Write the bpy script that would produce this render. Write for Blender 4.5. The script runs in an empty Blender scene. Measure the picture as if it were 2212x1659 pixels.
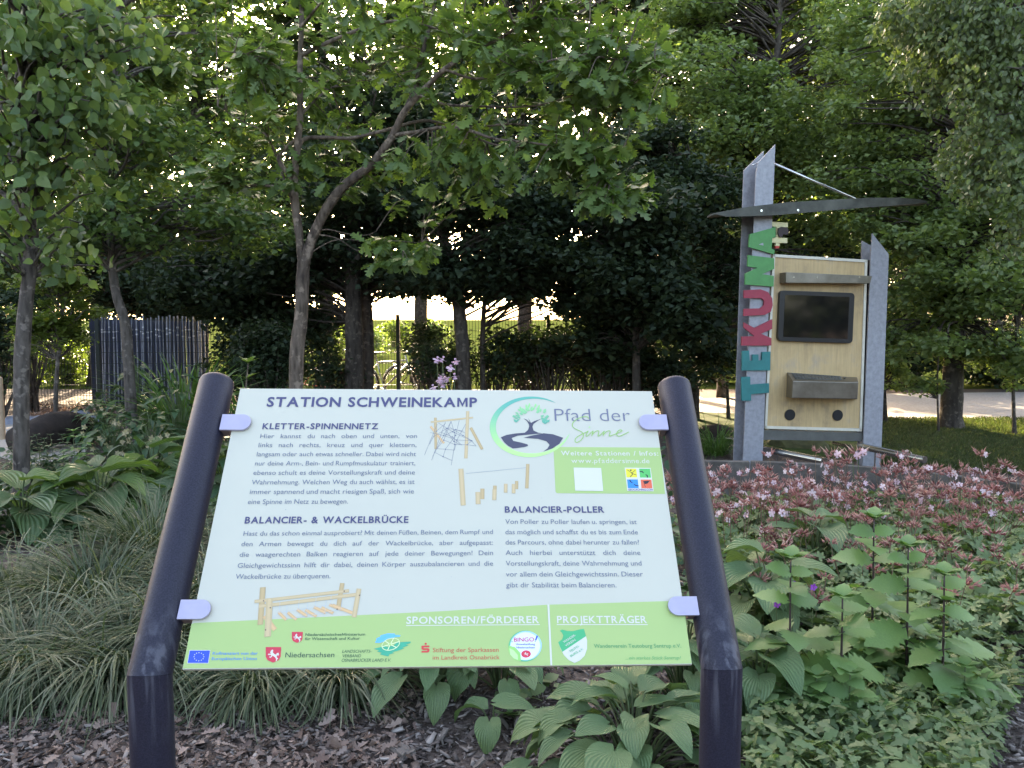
import bpy, bmesh, math, random
import numpy as np
from mathutils import Vector, Matrix
random.seed(7); rng = np.random.default_rng(7)
SC = bpy.context.scene; COL = SC.collection
R = math.radians

# ---------------------------------------------------------------- camera
F = 1750.0; CX, CY = 1106.0, 829.5; CAMZ = 1.55
PITCH = math.atan(139.5 / F)
cam_d = bpy.data.cameras.new('camera'); cam = bpy.data.objects.new('camera', cam_d); COL.objects.link(cam)
cam_d.sensor_width = 36; cam_d.lens = 36 * F / 2212; cam_d.clip_start = 0.05; cam_d.clip_end = 3000
cam.location = (0, 0, CAMZ); cam.rotation_euler = (math.pi / 2 - PITCH, 0, 0)
SC.camera = cam
# ---------------------------------------------------------------- sky, sun, exposure
SUN_EL, SUN_AZ = R(19), R(-14)            # azimuth from +Y, negative = to the left
w = bpy.data.worlds.new('World'); SC.world = w; w.use_nodes = True
nt = w.node_tree; bg = nt.nodes['Background']
sky = nt.nodes.new('ShaderNodeTexSky'); sky.sky_type = 'NISHITA'; sky.sun_disc = False
sky.sun_elevation = SUN_EL; sky.sun_rotation = SUN_AZ; sky.air_density = 0.8; sky.dust_density = 4.0; sky.ozone_density = 0.7
nt.links.new(sky.outputs[0], bg.inputs[0]); bg.inputs[1].default_value = 0.15
sd = bpy.data.lights.new('sun', 'SUN'); sd.energy = 4.5; sd.angle = R(0.5); sd.color = (1, 0.86, 0.66)
so = bpy.data.objects.new('sun', sd); COL.objects.link(so)
sdir = Vector((math.sin(SUN_AZ) * math.cos(SUN_EL), math.cos(SUN_AZ) * math.cos(SUN_EL), math.sin(SUN_EL)))
so.rotation_euler = sdir.to_track_quat('Z', 'Y').to_euler(); so.location = (0, 0, 20)
SC.view_settings.view_transform = 'Standard'; SC.view_settings.look = 'None'
SC.view_settings.gamma = 1.0; SC.view_settings.exposure = 3.25; SC.view_settings.use_white_balance = True; SC.view_settings.white_balance_temperature = 7600; SC.view_settings.white_balance_tint = 12
SC.render.engine = 'CYCLES'; SC.cycles.max_bounces = 8; SC.cycles.transmission_bounces = 6
SC.cycles.sample_clamp_indirect = 6

# ---------------------------------------------------------------- geometry helpers
SP, CP = math.sin(PITCH), math.cos(PITCH)
def ray(px, py):
    a, b = (px - CX) / F, (CY - py) / F
    return np.array([a, CP + b * SP, -SP + b * CP])
def at(px, py, Y):
    r = ray(px, py); return np.array([0, 0, CAMZ]) + r * (Y / r[1])
def gnd(px, py, z=0.0):
    r = ray(px, py); return np.array([0, 0, CAMZ]) + r * ((z - CAMZ) / r[2])

def link(name, me, mat=None, parent=None, smooth=False):
    o = bpy.data.objects.new(name, me); COL.objects.link(o)
    if mat is not None and len(me.materials) == 0: me.materials.append(mat)
    if parent is not None: o.parent = parent
    if smooth: me.polygons.foreach_set('use_smooth', np.ones(len(me.polygons), bool))
    return o
def tag(o, label=None, cat=None, group=None, kind=None):
    if label: o['label'] = label
    if cat: o['category'] = cat
    if group: o['group'] = group
    if kind: o['kind'] = kind
    return o
def empty(name, loc, label, cat, group=None, rz=0):
    o = bpy.data.objects.new(name, None); COL.objects.link(o); o.location = loc; o.rotation_euler[2] = rz
    o.empty_display_size = .1
    return tag(o, label, cat, group)
def mesh_np(name, V, Fc, tint=None):
    """V (n,3); Fc list of (m,k) int arrays"""
    me = bpy.data.meshes.new(name)
    V = np.asarray(V, np.float32)
    me.vertices.add(len(V)); me.vertices.foreach_set('co', V.ravel())
    if not isinstance(Fc, list): Fc = [Fc]
    Fc = [np.asarray(f, np.int32) for f in Fc if len(f)]
    loops = np.concatenate([f.ravel() for f in Fc]); tot = np.concatenate([np.full(len(f), f.shape[1], np.int32) for f in Fc])
    me.loops.add(len(loops)); me.loops.foreach_set('vertex_index', loops)
    st = np.concatenate([[0], np.cumsum(tot)[:-1]]).astype(np.int32)
    me.polygons.add(len(tot)); me.polygons.foreach_set('loop_start', st); me.polygons.foreach_set('loop_total', tot)
    me.update(calc_edges=True)
    if tint is not None:
        at_ = me.attributes.new('tint', 'FLOAT', 'POINT'); at_.data.foreach_set('value', np.asarray(tint, np.float32))
    return me
class MB:
    def __init__(s): s.v = []; s.f = []; s.n = 0
    def add(s, V, Fs):
        V = np.asarray(V, float); s.v.append(V)
        for f in Fs: s.f.append([i + s.n for i in f])
        s.n += len(V)
    def box(s, c, d, rz=0, rot=None):
        V = np.array([[x, y, z] for x in (-.5, .5) for y in (-.5, .5) for z in (-.5, .5)]) * np.array(d)
        if rot is None: rot = np.array(Matrix.Rotation(rz, 3, 'Z'))
        V = V @ np.array(rot).T + np.array(c)
        s.add(V, [(0, 1, 3, 2), (4, 6, 7, 5), (0, 4, 5, 1), (2, 3, 7, 6), (0, 2, 6, 4), (1, 5, 7, 3)])
    def tube(s, P, r, n=8, cap=True, rough=0.0):
        P = np.asarray(P, float); m = len(P); r = np.broadcast_to(np.asarray(r, float), (m,))
        T = np.gradient(P, axis=0); T /= np.linalg.norm(T, axis=1)[:, None] + 1e-12
        ref = np.array([0, 0, 1.0]) if abs(T[0][2]) < .9 else np.array([1.0, 0, 0])
        u = np.cross(T[0], ref); u /= np.linalg.norm(u); V = []
        a = np.arange(n) * 2 * np.pi / n
        for i in range(m):
            u = u - T[i] * (u @ T[i]); u /= np.linalg.norm(u); v = np.cross(T[i], u)
            rr = r[i] * (1 + rough * rng.standard_normal(n)) if rough else r[i]
            V.append(P[i] + (np.cos(a) * rr)[:, None] * u + (np.sin(a) * rr)[:, None] * v)
        Fs = [(i * n + j, i * n + (j + 1) % n, (i + 1) * n + (j + 1) % n, (i + 1) * n + j) for i in range(m - 1) for j in range(n)]
        if cap: Fs += [tuple(range(n - 1, -1, -1)), tuple((m - 1) * n + j for j in range(n))]
        s.add(np.concatenate(V), Fs)
    def prism(s, pts, a, b):
        """pts Nx3 polygon, extruded by vector from offset a to b"""
        P = np.asarray(pts, float); n = len(P); V = np.concatenate([P + a, P + b])
        s.add(V, [tuple(range(n)), tuple(range(2 * n - 1, n - 1, -1))] + [(i, n + i, n + (i + 1) % n, (i + 1) % n)[::1] for i in range(n)])
    def mesh(s, name):
        me = bpy.data.meshes.new(name); me.from_pydata(np.concatenate(s.v).tolist(), [], s.f); me.update()
        bm = bmesh.new(); bm.from_mesh(me); bmesh.ops.recalc_face_normals(bm, faces=bm.faces); bm.to_mesh(me); bm.free()
        return me
    def build(s, name, mat, parent=None, smooth=False, bevel=0):
        me = s.mesh(name)
        if bevel:
            bm = bmesh.new(); bm.from_mesh(me)
            bmesh.ops.bevel(bm, geom=list(bm.edges), offset=bevel, segments=2, affect='EDGES', profile=.6)
            bm.to_mesh(me); bm.free()
        return link(name, me, mat, parent, smooth)
def autosmooth(o, ang=40):
    me = o.data; me.polygons.foreach_set('use_smooth', np.ones(len(me.polygons), bool))
    try: me.set_sharp_from_angle(angle=R(ang))
    except Exception: pass
def spline(P, n=6):
    P = np.asarray(P, float)
    if len(P) < 3: 
        t = np.linspace(0, 1, n + 1)[:, None]; return P[0] * (1 - t) + P[-1] * t
    Q = np.concatenate([[2 * P[0] - P[1]], P, [2 * P[-1] - P[-2]]]); out = []
    for i in range(1, len(Q) - 2):
        for k in range(n):
            t = k / n; a, b, c, d = Q[i - 1:i + 3]
            out.append(.5 * ((2 * b) + (c - a) * t + (2 * a - 5 * b + 4 * c - d) * t * t + (-a + 3 * b - 3 * c + d) * t ** 3))
    out.append(Q[-2]); return np.array(out)

# ---------------------------------------------------------------- materials
def newmat(name):
    m = bpy.data.materials.new(name); m.use_nodes = True; return m, m.node_tree, m.node_tree.nodes['Principled BSDF']
def N(nt, t, **kw):
    n = nt.nodes.new(t)
    for k, v in kw.items():
        if k.startswith('i_'): n.inputs[int(k[2:])].default_value = v
        else: setattr(n, k, v)
    return n
def ramp(nt, stops):
    n = nt.nodes.new('ShaderNodeValToRGB'); cr = n.color_ramp
    while len(cr.elements) < len(stops): cr.elements.new(.5)
    for e, (p, c) in zip(cr.elements, stops): e.position = p; e.color = (*c, 1)
    return n
def flat(name, c, rough=.5, metal=0, spec=.5, noise=0, nscale=8, bump=0, bscale=60, stops=None, distort=0):
    m, nt, p = newmat(name); p.inputs['Roughness'].default_value = rough; p.inputs['Metallic'].default_value = metal
    p.inputs['Specular IOR Level'].default_value = spec
    p.inputs['Base Color'].default_value = (*c, 1)
    tc = N(nt, 'ShaderNodeTexCoord')
    if noise or stops:
        nz = N(nt, 'ShaderNodeTexNoise'); nz.inputs['Scale'].default_value = nscale; nz.inputs['Detail'].default_value = 6; nz.inputs['Roughness'].default_value = .65
        nz.inputs['Distortion'].default_value = distort
        nt.links.new(tc.outputs['Object'], nz.inputs['Vector'])
        st = stops or [(.3, tuple(x * (1 - noise) for x in c)), (.7, tuple(min(1, x * (1 + noise)) for x in c))]
        r = ramp(nt, st); nt.links.new(nz.outputs[0], r.inputs[0]); nt.links.new(r.outputs[0], p.inputs['Base Color'])
        rr = N(nt, 'ShaderNodeMapRange'); rr.inputs[3].default_value = max(0, rough - .12); rr.inputs[4].default_value = min(1, rough + .12)
        nt.links.new(nz.outputs[0], rr.inputs[0]); nt.links.new(rr.outputs[0], p.inputs['Roughness'])
    if bump:
        n2 = N(nt, 'ShaderNodeTexNoise'); n2.inputs['Scale'].default_value = bscale; n2.inputs['Detail'].default_value = 8
        nt.links.new(tc.outputs['Object'], n2.inputs['Vector'])
        b = N(nt, 'ShaderNodeBump'); b.inputs['Strength'].default_value = bump; b.inputs['Distance'].default_value = .01
        nt.links.new(n2.outputs[0], b.inputs['Height']); nt.links.new(b.outputs[0], p.inputs['Normal'])
    return m
def leafmat(name, cols, trans=.4, rough=.45, tcol=(1.12, 1.28, .55), spec=.35):
    """cols: ramp stops along the per-leaf random value"""
    m, nt, p = newmat(name)
    a = N(nt, 'ShaderNodeAttribute', attribute_name='tint'); oi = N(nt, 'ShaderNodeObjectInfo')
    ad = N(nt, 'ShaderNodeMath', operation='ADD'); fr = N(nt, 'ShaderNodeMath', operation='FRACT')
    nt.links.new(a.outputs['Fac'], ad.inputs[0]); nt.links.new(oi.outputs['Random'], ad.inputs[1]); nt.links.new(ad.outputs[0], fr.inputs[0])
    k = len(cols); r = ramp(nt, [(i / max(1, k - 1), c) for i, c in enumerate(cols)])
    nt.links.new(fr.outputs[0], r.inputs[0])
    nz = N(nt, 'ShaderNodeTexNoise'); nz.inputs['Scale'].default_value = 25; tc = N(nt, 'ShaderNodeTexCoord'); nt.links.new(tc.outputs['Object'], nz.inputs['Vector'])
    mr = N(nt, 'ShaderNodeMapRange'); mr.inputs[3].default_value = .8; mr.inputs[4].default_value = 1.2; nt.links.new(nz.outputs[0], mr.inputs[0])
    mu = N(nt, 'ShaderNodeVectorMath', operation='SCALE'); nt.links.new(r.outputs[0], mu.inputs[0]); nt.links.new(mr.outputs[0], mu.inputs[3])
    nt.links.new(mu.outputs[0], p.inputs['Base Color'])
    p.inputs['Roughness'].default_value = rough; p.inputs['Specular IOR Level'].default_value = spec
    tm = N(nt, 'ShaderNodeVectorMath', operation='MULTIPLY'); tm.inputs[1].default_value = tcol
    nt.links.new(mu.outputs[0], tm.inputs[0])
    t = N(nt, 'ShaderNodeBsdfTranslucent'); nt.links.new(tm.outputs[0], t.inputs[0])
    mx = N(nt, 'ShaderNodeMixShader'); mx.inputs[0].default_value = trans
    nt.links.new(p.outputs[0], mx.inputs[1]); nt.links.new(t.outputs[0], mx.inputs[2])
    nt.links.new(mx.outputs[0], nt.nodes['Material Output'].inputs[0])
    return m
def barkmat(name, c1, c2, sc=14):
    m, nt, p = newmat(name); p.inputs['Roughness'].default_value = .85; p.inputs['Specular IOR Level'].default_value = .2
    tc = N(nt, 'ShaderNodeTexCoord'); mp = N(nt, 'ShaderNodeMapping'); mp.inputs['Scale'].default_value = (1, 1, .28); nt.links.new(tc.outputs['Object'], mp.inputs[0])
    nz = N(nt, 'ShaderNodeTexNoise'); nz.inputs['Scale'].default_value = sc * 2; nz.inputs['Detail'].default_value = 9; nz.inputs['Roughness'].default_value = .7; nt.links.new(mp.outputs[0], nz.inputs['Vector'])
    n3 = N(nt, 'ShaderNodeTexNoise'); n3.inputs['Scale'].default_value = 3.5; n3.inputs['Detail'].default_value = 4; nt.links.new(tc.outputs['Object'], n3.inputs['Vector'])
    ad = N(nt, 'ShaderNodeMath', operation='ADD'); nt.links.new(nz.outputs[0], ad.inputs[0]); nt.links.new(n3.outputs[0], ad.inputs[1])
    r = ramp(nt, [(.35, c1), (.62, c2)]); hl = N(nt, 'ShaderNodeMath', operation='MULTIPLY', i_1=.5); nt.links.new(ad.outputs[0], hl.inputs[0])
    nt.links.new(hl.outputs[0], r.inputs[0])
    vo = N(nt, 'ShaderNodeTexVoronoi'); vo.inputs['Scale'].default_value = sc * 2.2; mp2 = N(nt, 'ShaderNodeMapping'); mp2.inputs['Scale'].default_value = (1, 1, .22); nt.links.new(tc.outputs['Object'], mp2.inputs[0]); nt.links.new(mp2.outputs[0], vo.inputs['Vector'])
    rv = ramp(nt, [(.15, (.45, .43, .42)), (.5, (1.1, 1.1, 1.1))]); nt.links.new(vo.outputs['Distance'], rv.inputs[0])
    mm = N(nt, 'ShaderNodeMixRGB', blend_type='MULTIPLY'); mm.inputs[0].default_value = .8; nt.links.new(r.outputs[0], mm.inputs[1]); nt.links.new(rv.outputs[0], mm.inputs[2])
    nl = N(nt, 'ShaderNodeTexNoise'); nl.inputs['Scale'].default_value = 16; nl.inputs['Detail'].default_value = 7; nt.links.new(tc.outputs['Object'], nl.inputs['Vector'])
    rl = ramp(nt, [(.56, (0, 0, 0)), (.64, (.75, .75, .75))]); nt.links.new(nl.outputs[0], rl.inputs[0])
    ml = N(nt, 'ShaderNodeMixRGB'); ml.inputs[2].default_value = tuple(min(1, v * 1.7) for v in c2) + (1,); nt.links.new(rl.outputs[0], ml.inputs[0]); nt.links.new(mm.outputs[0], ml.inputs[1]); nt.links.new(ml.outputs[0], p.inputs['Base Color'])
    b = N(nt, 'ShaderNodeBump'); b.inputs['Strength'].default_value = 1.0; b.inputs['Distance'].default_value = .02
    nt.links.new(nz.outputs[0], b.inputs['Height']); nt.links.new(b.outputs[0], p.inputs['Normal'])
    return m

M = {}
M['oak'] = leafmat('oak_leaf', [(.094, .150, .048), (.125, .194, .053), (.094, .144, .060), (.175, .250, .062), (.075, .119, .050)], .40)
M['linden'] = leafmat('linden_leaf', [(.074, .128, .049), (.115, .176, .057), (.081, .128, .061), (.176, .236, .061), (.061, .101, .047)], .38)
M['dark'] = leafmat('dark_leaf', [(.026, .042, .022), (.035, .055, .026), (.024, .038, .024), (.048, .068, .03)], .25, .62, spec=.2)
M['beech'] = leafmat('beech_leaf', [(.142, .196, .081), (.182, .243, .088), (.121, .169, .074), (.243, .297, .101), (.128, .176, .081)], .42)
M['birch'] = leafmat('birch_leaf', [(.111, .150, .065), (.143, .195, .072), (.130, .163, .091), (.104, .137, .065)], .38, .4)
M['yellowgreen'] = leafmat('young_leaf', [(.102, .145, .034), (.145, .187, .043), (.085, .128, .034)], .45)
M['hosta'] = leafmat('hosta_leaf', [(.105, .175, .078), (.125, .205, .085), (.16, .225, .10), (.095, .16, .07)], .2, .48)
M['bigleaf'] = leafmat('broad_leaf', [(.094, .159, .065), (.122, .194, .060), (.107, .165, .086), (.159, .237, .060)], .3, .42)
M['hellebore'] = leafmat('hellebore_leaf', [(.036, .074, .034), (.048, .096, .036), (.042, .084, .042)], .2, .4)
M['sedge'] = leafmat('sedge_blade', [(.07, .10, .045), (.11, .135, .07), (.048, .078, .033), (.20, .21, .14), (.06, .088, .04), (.03, .052, .022)], .25, .5)
M['iris'] = leafmat('strap_blade', [(.075, .150, .038), (.105, .195, .045), (.068, .128, .038)], .35, .4)
M['geranium'] = leafmat('geranium_leaf', [(.144, .210, .090), (.168, .240, .102), (.204, .258, .126), (.120, .180, .072)], .3, .5)
M['toothed'] = leafmat('toothed_leaf', [(.138, .237, .075), (.163, .275, .088), (.119, .206, .075)], .3, .45)
M['feather'] = leafmat('feathery_leaf', [(.108, .168, .066), (.144, .210, .084), (.090, .144, .060), (.180, .210, .090)], .3, .5)
M['litter'] = leafmat('dry_leaf', [(.145, .098, .076), (.230, .162, .132), (.306, .230, .187), (.111, .072, .060), (.357, .272, .230)], .1, .8, (1, 1, 1), .15)
M['chip'] = leafmat('bark_chip', [(.076, .059, .052), (.162, .133, .119), (.052, .040, .036), (.266, .228, .204), (.104, .081, .071), (.399, .351, .314)], 0.0, .85, (1, 1, 1), .15)
M['grass'] = leafmat('lawn_blade', [(.05, .07, .022), (.075, .10, .03), (.05, .06, .025), (.12, .12, .05)], .3, .6)
M['calyx'] = leafmat('calyx_red', [(.27, .09, .085), (.34, .13, .12), (.40, .20, .16), (.22, .07, .075)], .15, .6, (1, .8, .7))
M['style'] = leafmat('style_pink', [(.60, .36, .30), (.52, .25, .22), (.66, .48, .36)], .15, .6, (1, .9, .8))
M['petal'] = leafmat('petal_white', [(.72, .58, .62), (.78, .68, .70), (.66, .46, .54)], .35, .5, (1, .95, .95))
M['purple'] = flat('petal_purple', (.32, .05, .42), .5)
M['columbine'] = leafmat('petal_lilac', [(.70, .52, .62), (.78, .62, .70), (.66, .46, .60)], .35, .5, (1, .9, 1))
M['cream'] = leafmat('sepal_cream', [(.42, .40, .22), (.50, .42, .28), (.36, .30, .18)], .3, .5, (1, 1, .8))
M['stem'] = flat('plant_stem', (.07, .10, .035), .6, noise=.3, nscale=30)
M['darkstem'] = flat('dark_stem', (.045, .028, .026), .55, noise=.3, nscale=30)
M['redstem'] = flat('red_stem', (.16, .10, .06), .6, noise=.3, nscale=30)
M['oakbark'] = barkmat('oak_bark', (.05, .037, .03), (.17, .13, .10))
M['greybark'] = barkmat('grey_bark', (.045, .038, .034), (.13, .11, .095), 12)
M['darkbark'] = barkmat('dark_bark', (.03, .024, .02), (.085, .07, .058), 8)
def post_mat():
    m, nt, p = newmat('black_powder_coat'); tc = N(nt, 'ShaderNodeTexCoord')
    n1 = N(nt, 'ShaderNodeTexNoise'); n1.inputs['Scale'].default_value = 420; n1.inputs['Detail'].default_value = 3; nt.links.new(tc.outputs['Object'], n1.inputs[0])
    mp = N(nt, 'ShaderNodeMapping'); mp.inputs['Scale'].default_value = (60, 60, 5); nt.links.new(tc.outputs['Object'], mp.inputs[0])
    n2 = N(nt, 'ShaderNodeTexNoise'); n2.inputs['Scale'].default_value = 1.2; n2.inputs['Detail'].default_value = 5; nt.links.new(mp.outputs[0], n2.inputs[0])
    r1 = ramp(nt, [(.35, (.009, .009, .019)), (.72, (.024, .024, .044))]); nt.links.new(n1.outputs[0], r1.inputs[0])
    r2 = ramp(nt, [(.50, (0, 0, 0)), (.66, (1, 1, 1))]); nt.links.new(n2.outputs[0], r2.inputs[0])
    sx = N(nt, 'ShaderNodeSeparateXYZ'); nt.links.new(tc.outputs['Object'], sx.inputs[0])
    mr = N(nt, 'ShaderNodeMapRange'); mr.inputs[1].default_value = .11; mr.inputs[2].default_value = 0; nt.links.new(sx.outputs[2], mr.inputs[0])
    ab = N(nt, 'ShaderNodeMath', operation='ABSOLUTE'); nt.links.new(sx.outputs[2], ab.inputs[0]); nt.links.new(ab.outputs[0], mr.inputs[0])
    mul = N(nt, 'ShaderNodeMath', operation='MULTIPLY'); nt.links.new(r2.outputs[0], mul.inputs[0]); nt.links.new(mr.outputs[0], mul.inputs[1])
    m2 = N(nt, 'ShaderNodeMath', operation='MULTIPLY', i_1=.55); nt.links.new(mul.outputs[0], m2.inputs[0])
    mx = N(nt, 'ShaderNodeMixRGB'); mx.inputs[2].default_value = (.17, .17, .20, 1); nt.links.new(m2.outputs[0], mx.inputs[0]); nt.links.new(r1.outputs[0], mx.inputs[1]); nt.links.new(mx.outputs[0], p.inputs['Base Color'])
    p.inputs['Roughness'].default_value = .5; p.inputs['Specular IOR Level'].default_value = .35
    b = N(nt, 'ShaderNodeBump'); b.inputs['Strength'].default_value = .25; b.inputs['Distance'].default_value = .001; nt.links.new(n1.outputs[0], b.inputs['Height']); nt.links.new(b.outputs[0], p.inputs['Normal'])
    return m
M['post'] = post_mat()
M['galv'] = flat('galvanised_steel', (.30, .30, .325), .55, .2, noise=.22, nscale=22, bump=.15, bscale=150)
M['clip'] = flat('brushed_aluminium', (.44, .41, .52), .4, .4, noise=.05, nscale=40)
M['clipblock'] = flat('rubber_block', (.16, .12, .11), .7)
M['stainless'] = flat('stainless', (.55, .55, .53), .2, 1.0, noise=.08, nscale=12)
M['brushed'] = flat('brushed_brown_steel', (.20, .18, .15), .35, .8, noise=.25, nscale=7)
M['blade'] = flat('dark_weathered_steel', (.075, .075, .06), .65, .1, noise=.6, nscale=5, bump=.2)
M['beam'] = flat('dull_steel_beam', (.12, .12, .11), .5, .4, noise=.2)
M['frame'] = flat('white_frame', (.62, .58, .48), .45, noise=.12, nscale=9)
M['black'] = flat('black_plastic', (.012, .012, .014), .35)
M['screen'] = flat('screen_glass', (.006, .006, .007), .06, spec=.8)
M['rust'] = flat('dark_metal_bird', (.035, .02, .02), .6, noise=.4)
M['creampaint'] = flat('cream_paint', (.62, .55, .30), .5, noise=.15, nscale=15)
M['redpaint'] = flat('red_paint', (.5, .03, .02), .4)
M['teal'] = flat('teal_paint', (.015, .17, .165), .55, noise=.12, nscale=15, bump=.1)
M['maroon'] = flat('red_letter_paint', (.33, .035, .06), .55, noise=.12, nscale=15, bump=.1)
M['greenp'] = flat('green_letter_paint', (.07, .26, .075), .55, noise=.12, nscale=15, bump=.1)
def wood_panel():
    m, nt, p = newmat('weathered_plywood'); tc = N(nt, 'ShaderNodeTexCoord')
    mp = N(nt, 'ShaderNodeMapping'); mp.inputs['Scale'].default_value = (1.6, 1, 1.1); nt.links.new(tc.outputs['Object'], mp.inputs[0])
    n1 = N(nt, 'ShaderNodeTexNoise'); n1.inputs['Scale'].default_value = 2.2; n1.inputs['Detail'].default_value = 7; n1.inputs['Roughness'].default_value = .65; nt.links.new(mp.outputs[0], n1.inputs[0])
    mp2 = N(nt, 'ShaderNodeMapping'); mp2.inputs['Scale'].default_value = (40, 40, 2.5); nt.links.new(tc.outputs['Object'], mp2.inputs[0])
    n2 = N(nt, 'ShaderNodeTexNoise'); n2.inputs['Scale'].default_value = 1.5; n2.inputs['Detail'].default_value = 4; nt.links.new(mp2.outputs[0], n2.inputs[0])
    r = ramp(nt, [(.3, (.30, .215, .125)), (.44, (.50, .345, .17)), (.56, (.56, .39, .195)), (.72, (.43, .335, .225))]); nt.links.new(n1.outputs[0], r.inputs[0])
    r2 = ramp(nt, [(.3, (.85, .85, .85)), (.7, (1.05, 1.05, 1.05))]); nt.links.new(n2.outputs[0], r2.inputs[0])
    mx = N(nt, 'ShaderNodeMixRGB', blend_type='MULTIPLY'); mx.inputs[0].default_value = 1; nt.links.new(r.outputs[0], mx.inputs[1]); nt.links.new(r2.outputs[0], mx.inputs[2]); nt.links.new(mx.outputs[0], p.inputs['Base Color'])
    p.inputs['Roughness'].default_value = .55; return m
M['ply'] = wood_panel()
M['timber'] = flat('weathered_timber', (.09, .08, .07), .85, stops=[(.3, (.05, .043, .036)), (.55, (.11, .095, .08)), (.75, (.18, .165, .145))], nscale=6, bump=.6, bscale=40)
M['stake'] = flat('pale_stake_wood', (.42, .30, .20), .75, noise=.2, nscale=12, bump=.3)
M['stone'] = flat('blue_grey_stone', (.19, .20, .24), .8, noise=.35, nscale=6, bump=.6, bscale=12)
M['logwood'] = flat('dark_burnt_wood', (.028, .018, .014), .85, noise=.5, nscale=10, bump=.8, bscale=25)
M['bluesheet'] = flat('navy_sheet', (.02, .026, .055), .6, noise=.3, nscale=5)
M['rod'] = flat('grey_rod', (.34, .36, .44), .4, .5, noise=.3, nscale=9)
M['ringwhite'] = flat('pale_ring', (.75, .75, .78), .4)
M['wire'] = flat('dark_green_wire', (.018, .025, .02), .5, .2)
M['bikered'] = flat('red_bike_paint', (.5, .02, .02), .3)
M['bikesilver'] = flat('silver_bike_paint', (.5, .52, .55), .25, .6)
M['rubber'] = flat('rubber', (.015, .015, .016), .8)
M['mulch'] = flat('mulch_soil', (.06, .045, .035), .95, stops=[(.3, (.04, .03, .026)), (.5, (.09, .07, .06)), (.7, (.17, .14, .12))], nscale=38, bump=1, bscale=70, spec=.1)
M['lawn'] = flat('lawn_ground', (.05, .075, .02), .9, stops=[(.3, (.05, .04, .025)), (.48, (.045, .07, .02)), (.7, (.08, .11, .03))], nscale=4, bump=.8, bscale=90, spec=.1)
M['meadow'] = flat('meadow_ground', (.08, .12, .03), 1.0, stops=[(.3, (.02, .035, .010)), (.5, (.04, .055, .016)), (.7, (.07, .08, .022))], nscale=.25, bump=0, bscale=20, spec=0)
M['gravel'] = flat('pale_gravel', (.45, .40, .36), .9, stops=[(.3, (.30, .265, .235)), (.7, (.46, .42, .38))], nscale=25, bump=.5, bscale=120, spec=.1)
M['greygravel'] = flat('grey_gravel', (.2, .2, .21), .9, stops=[(.35, (.08, .08, .085)), (.65, (.28, .28, .30))], nscale=60, bump=1, bscale=120, spec=.1)

# ---------------------------------------------------------------- the ground and its sheets
def ground():
    xs = np.concatenate([[-600, -200, -80, -30, -14], np.linspace(-8, 8, 110), [14, 30, 80, 200, 600]])
    ys = np.concatenate([[-60, -20, -6], np.linspace(-1, 9, 76), [11, 14, 20, 30, 60, 150, 400, 1500]])
    X, Y = np.meshgrid(xs, ys); f = np.clip((6.6 - Y) / 1.2, 0, 1) * np.clip((8 - np.abs(X)) / 1.5, 0, 1) * np.clip((Y + 1) / 1, 0, 1)
    Z = f * (.018 * np.sin(X * 3.1 + 1.3 * np.sin(Y * 2.2)) + .014 * np.sin(Y * 4.3 + X * 1.7) + .006 * rng.standard_normal(X.shape))
    ny, nx = X.shape; V = np.stack([X, Y, Z], -1).reshape(-1, 3)
    i = np.arange((ny - 1) * (nx - 1)); r, c = i // (nx - 1), i % (nx - 1); a = r * nx + c
    o = link('ground', mesh_np('ground', V, np.stack([a, a + 1, a + nx + 1, a + nx], 1)), M['mulch'], smooth=True)
    return tag(o, 'brown bark mulch ground under the beds', kind='structure')
ground()
def sheet(name, pts, z, mat, label):
    me = bpy.data.meshes.new(name); me.from_pydata([(p[0], p[1], z) for p in pts], [], [tuple(range(len(pts)))]); me.update()
    if me.polygons[0].normal.z < 0: me.flip_normals()
    return tag(link(name, me, mat), label, kind='structure')
sheet('meadow', [(-600, 18), (600, 18), (600, 1500), (-600, 1500)], .004, M['meadow'], 'sunlit green meadow beyond the trees')
LAWN = [gnd(1870, 1002), gnd(1950, 1008), gnd(2100, 1020), gnd(2400, 1035), np.array([14, 6.5, 0]), np.array([16, 12.3, 0]), gnd(2212, 906), gnd(1890, 903), gnd(1760, 898), gnd(1500, 890), gnd(1480, 915), gnd(1600, 960)]
sheet('lawn', LAWN, .010, M['lawn'], 'patchy shaded lawn right of the kiosk')
sheet('gravel_path', [np.array([16, 12.1, 0]), gnd(2212, 909), gnd(1890, 905), gnd(1760, 900), gnd(1500, 892), gnd(1400, 862), gnd(1330, 820), gnd(1240, 775), gnd(1290, 770), gnd(1400, 800), gnd(1520, 862), gnd(1700, 856), gnd(1900, 852), gnd(2212, 848), np.array([20, 16.8, 0])][::-1], .014, M['gravel'], 'pale gravel path behind the trees')
sheet('stone_path', [gnd(-80, 960), gnd(60, 1010), gnd(180, 985), gnd(215, 930), gnd(205, 905), gnd(100, 893), gnd(-80, 905)], .008, M['gravel'], 'pale path past the left trunk')
sheet('grey_gravel', [gnd(2130, 1175), gnd(2300, 1240), (4.5, 3.2, 0), (5.5, 5.7, 0), gnd(2230, 1150)], .03, M['greygravel'], 'grey gravel strip at the right edge')

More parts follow.
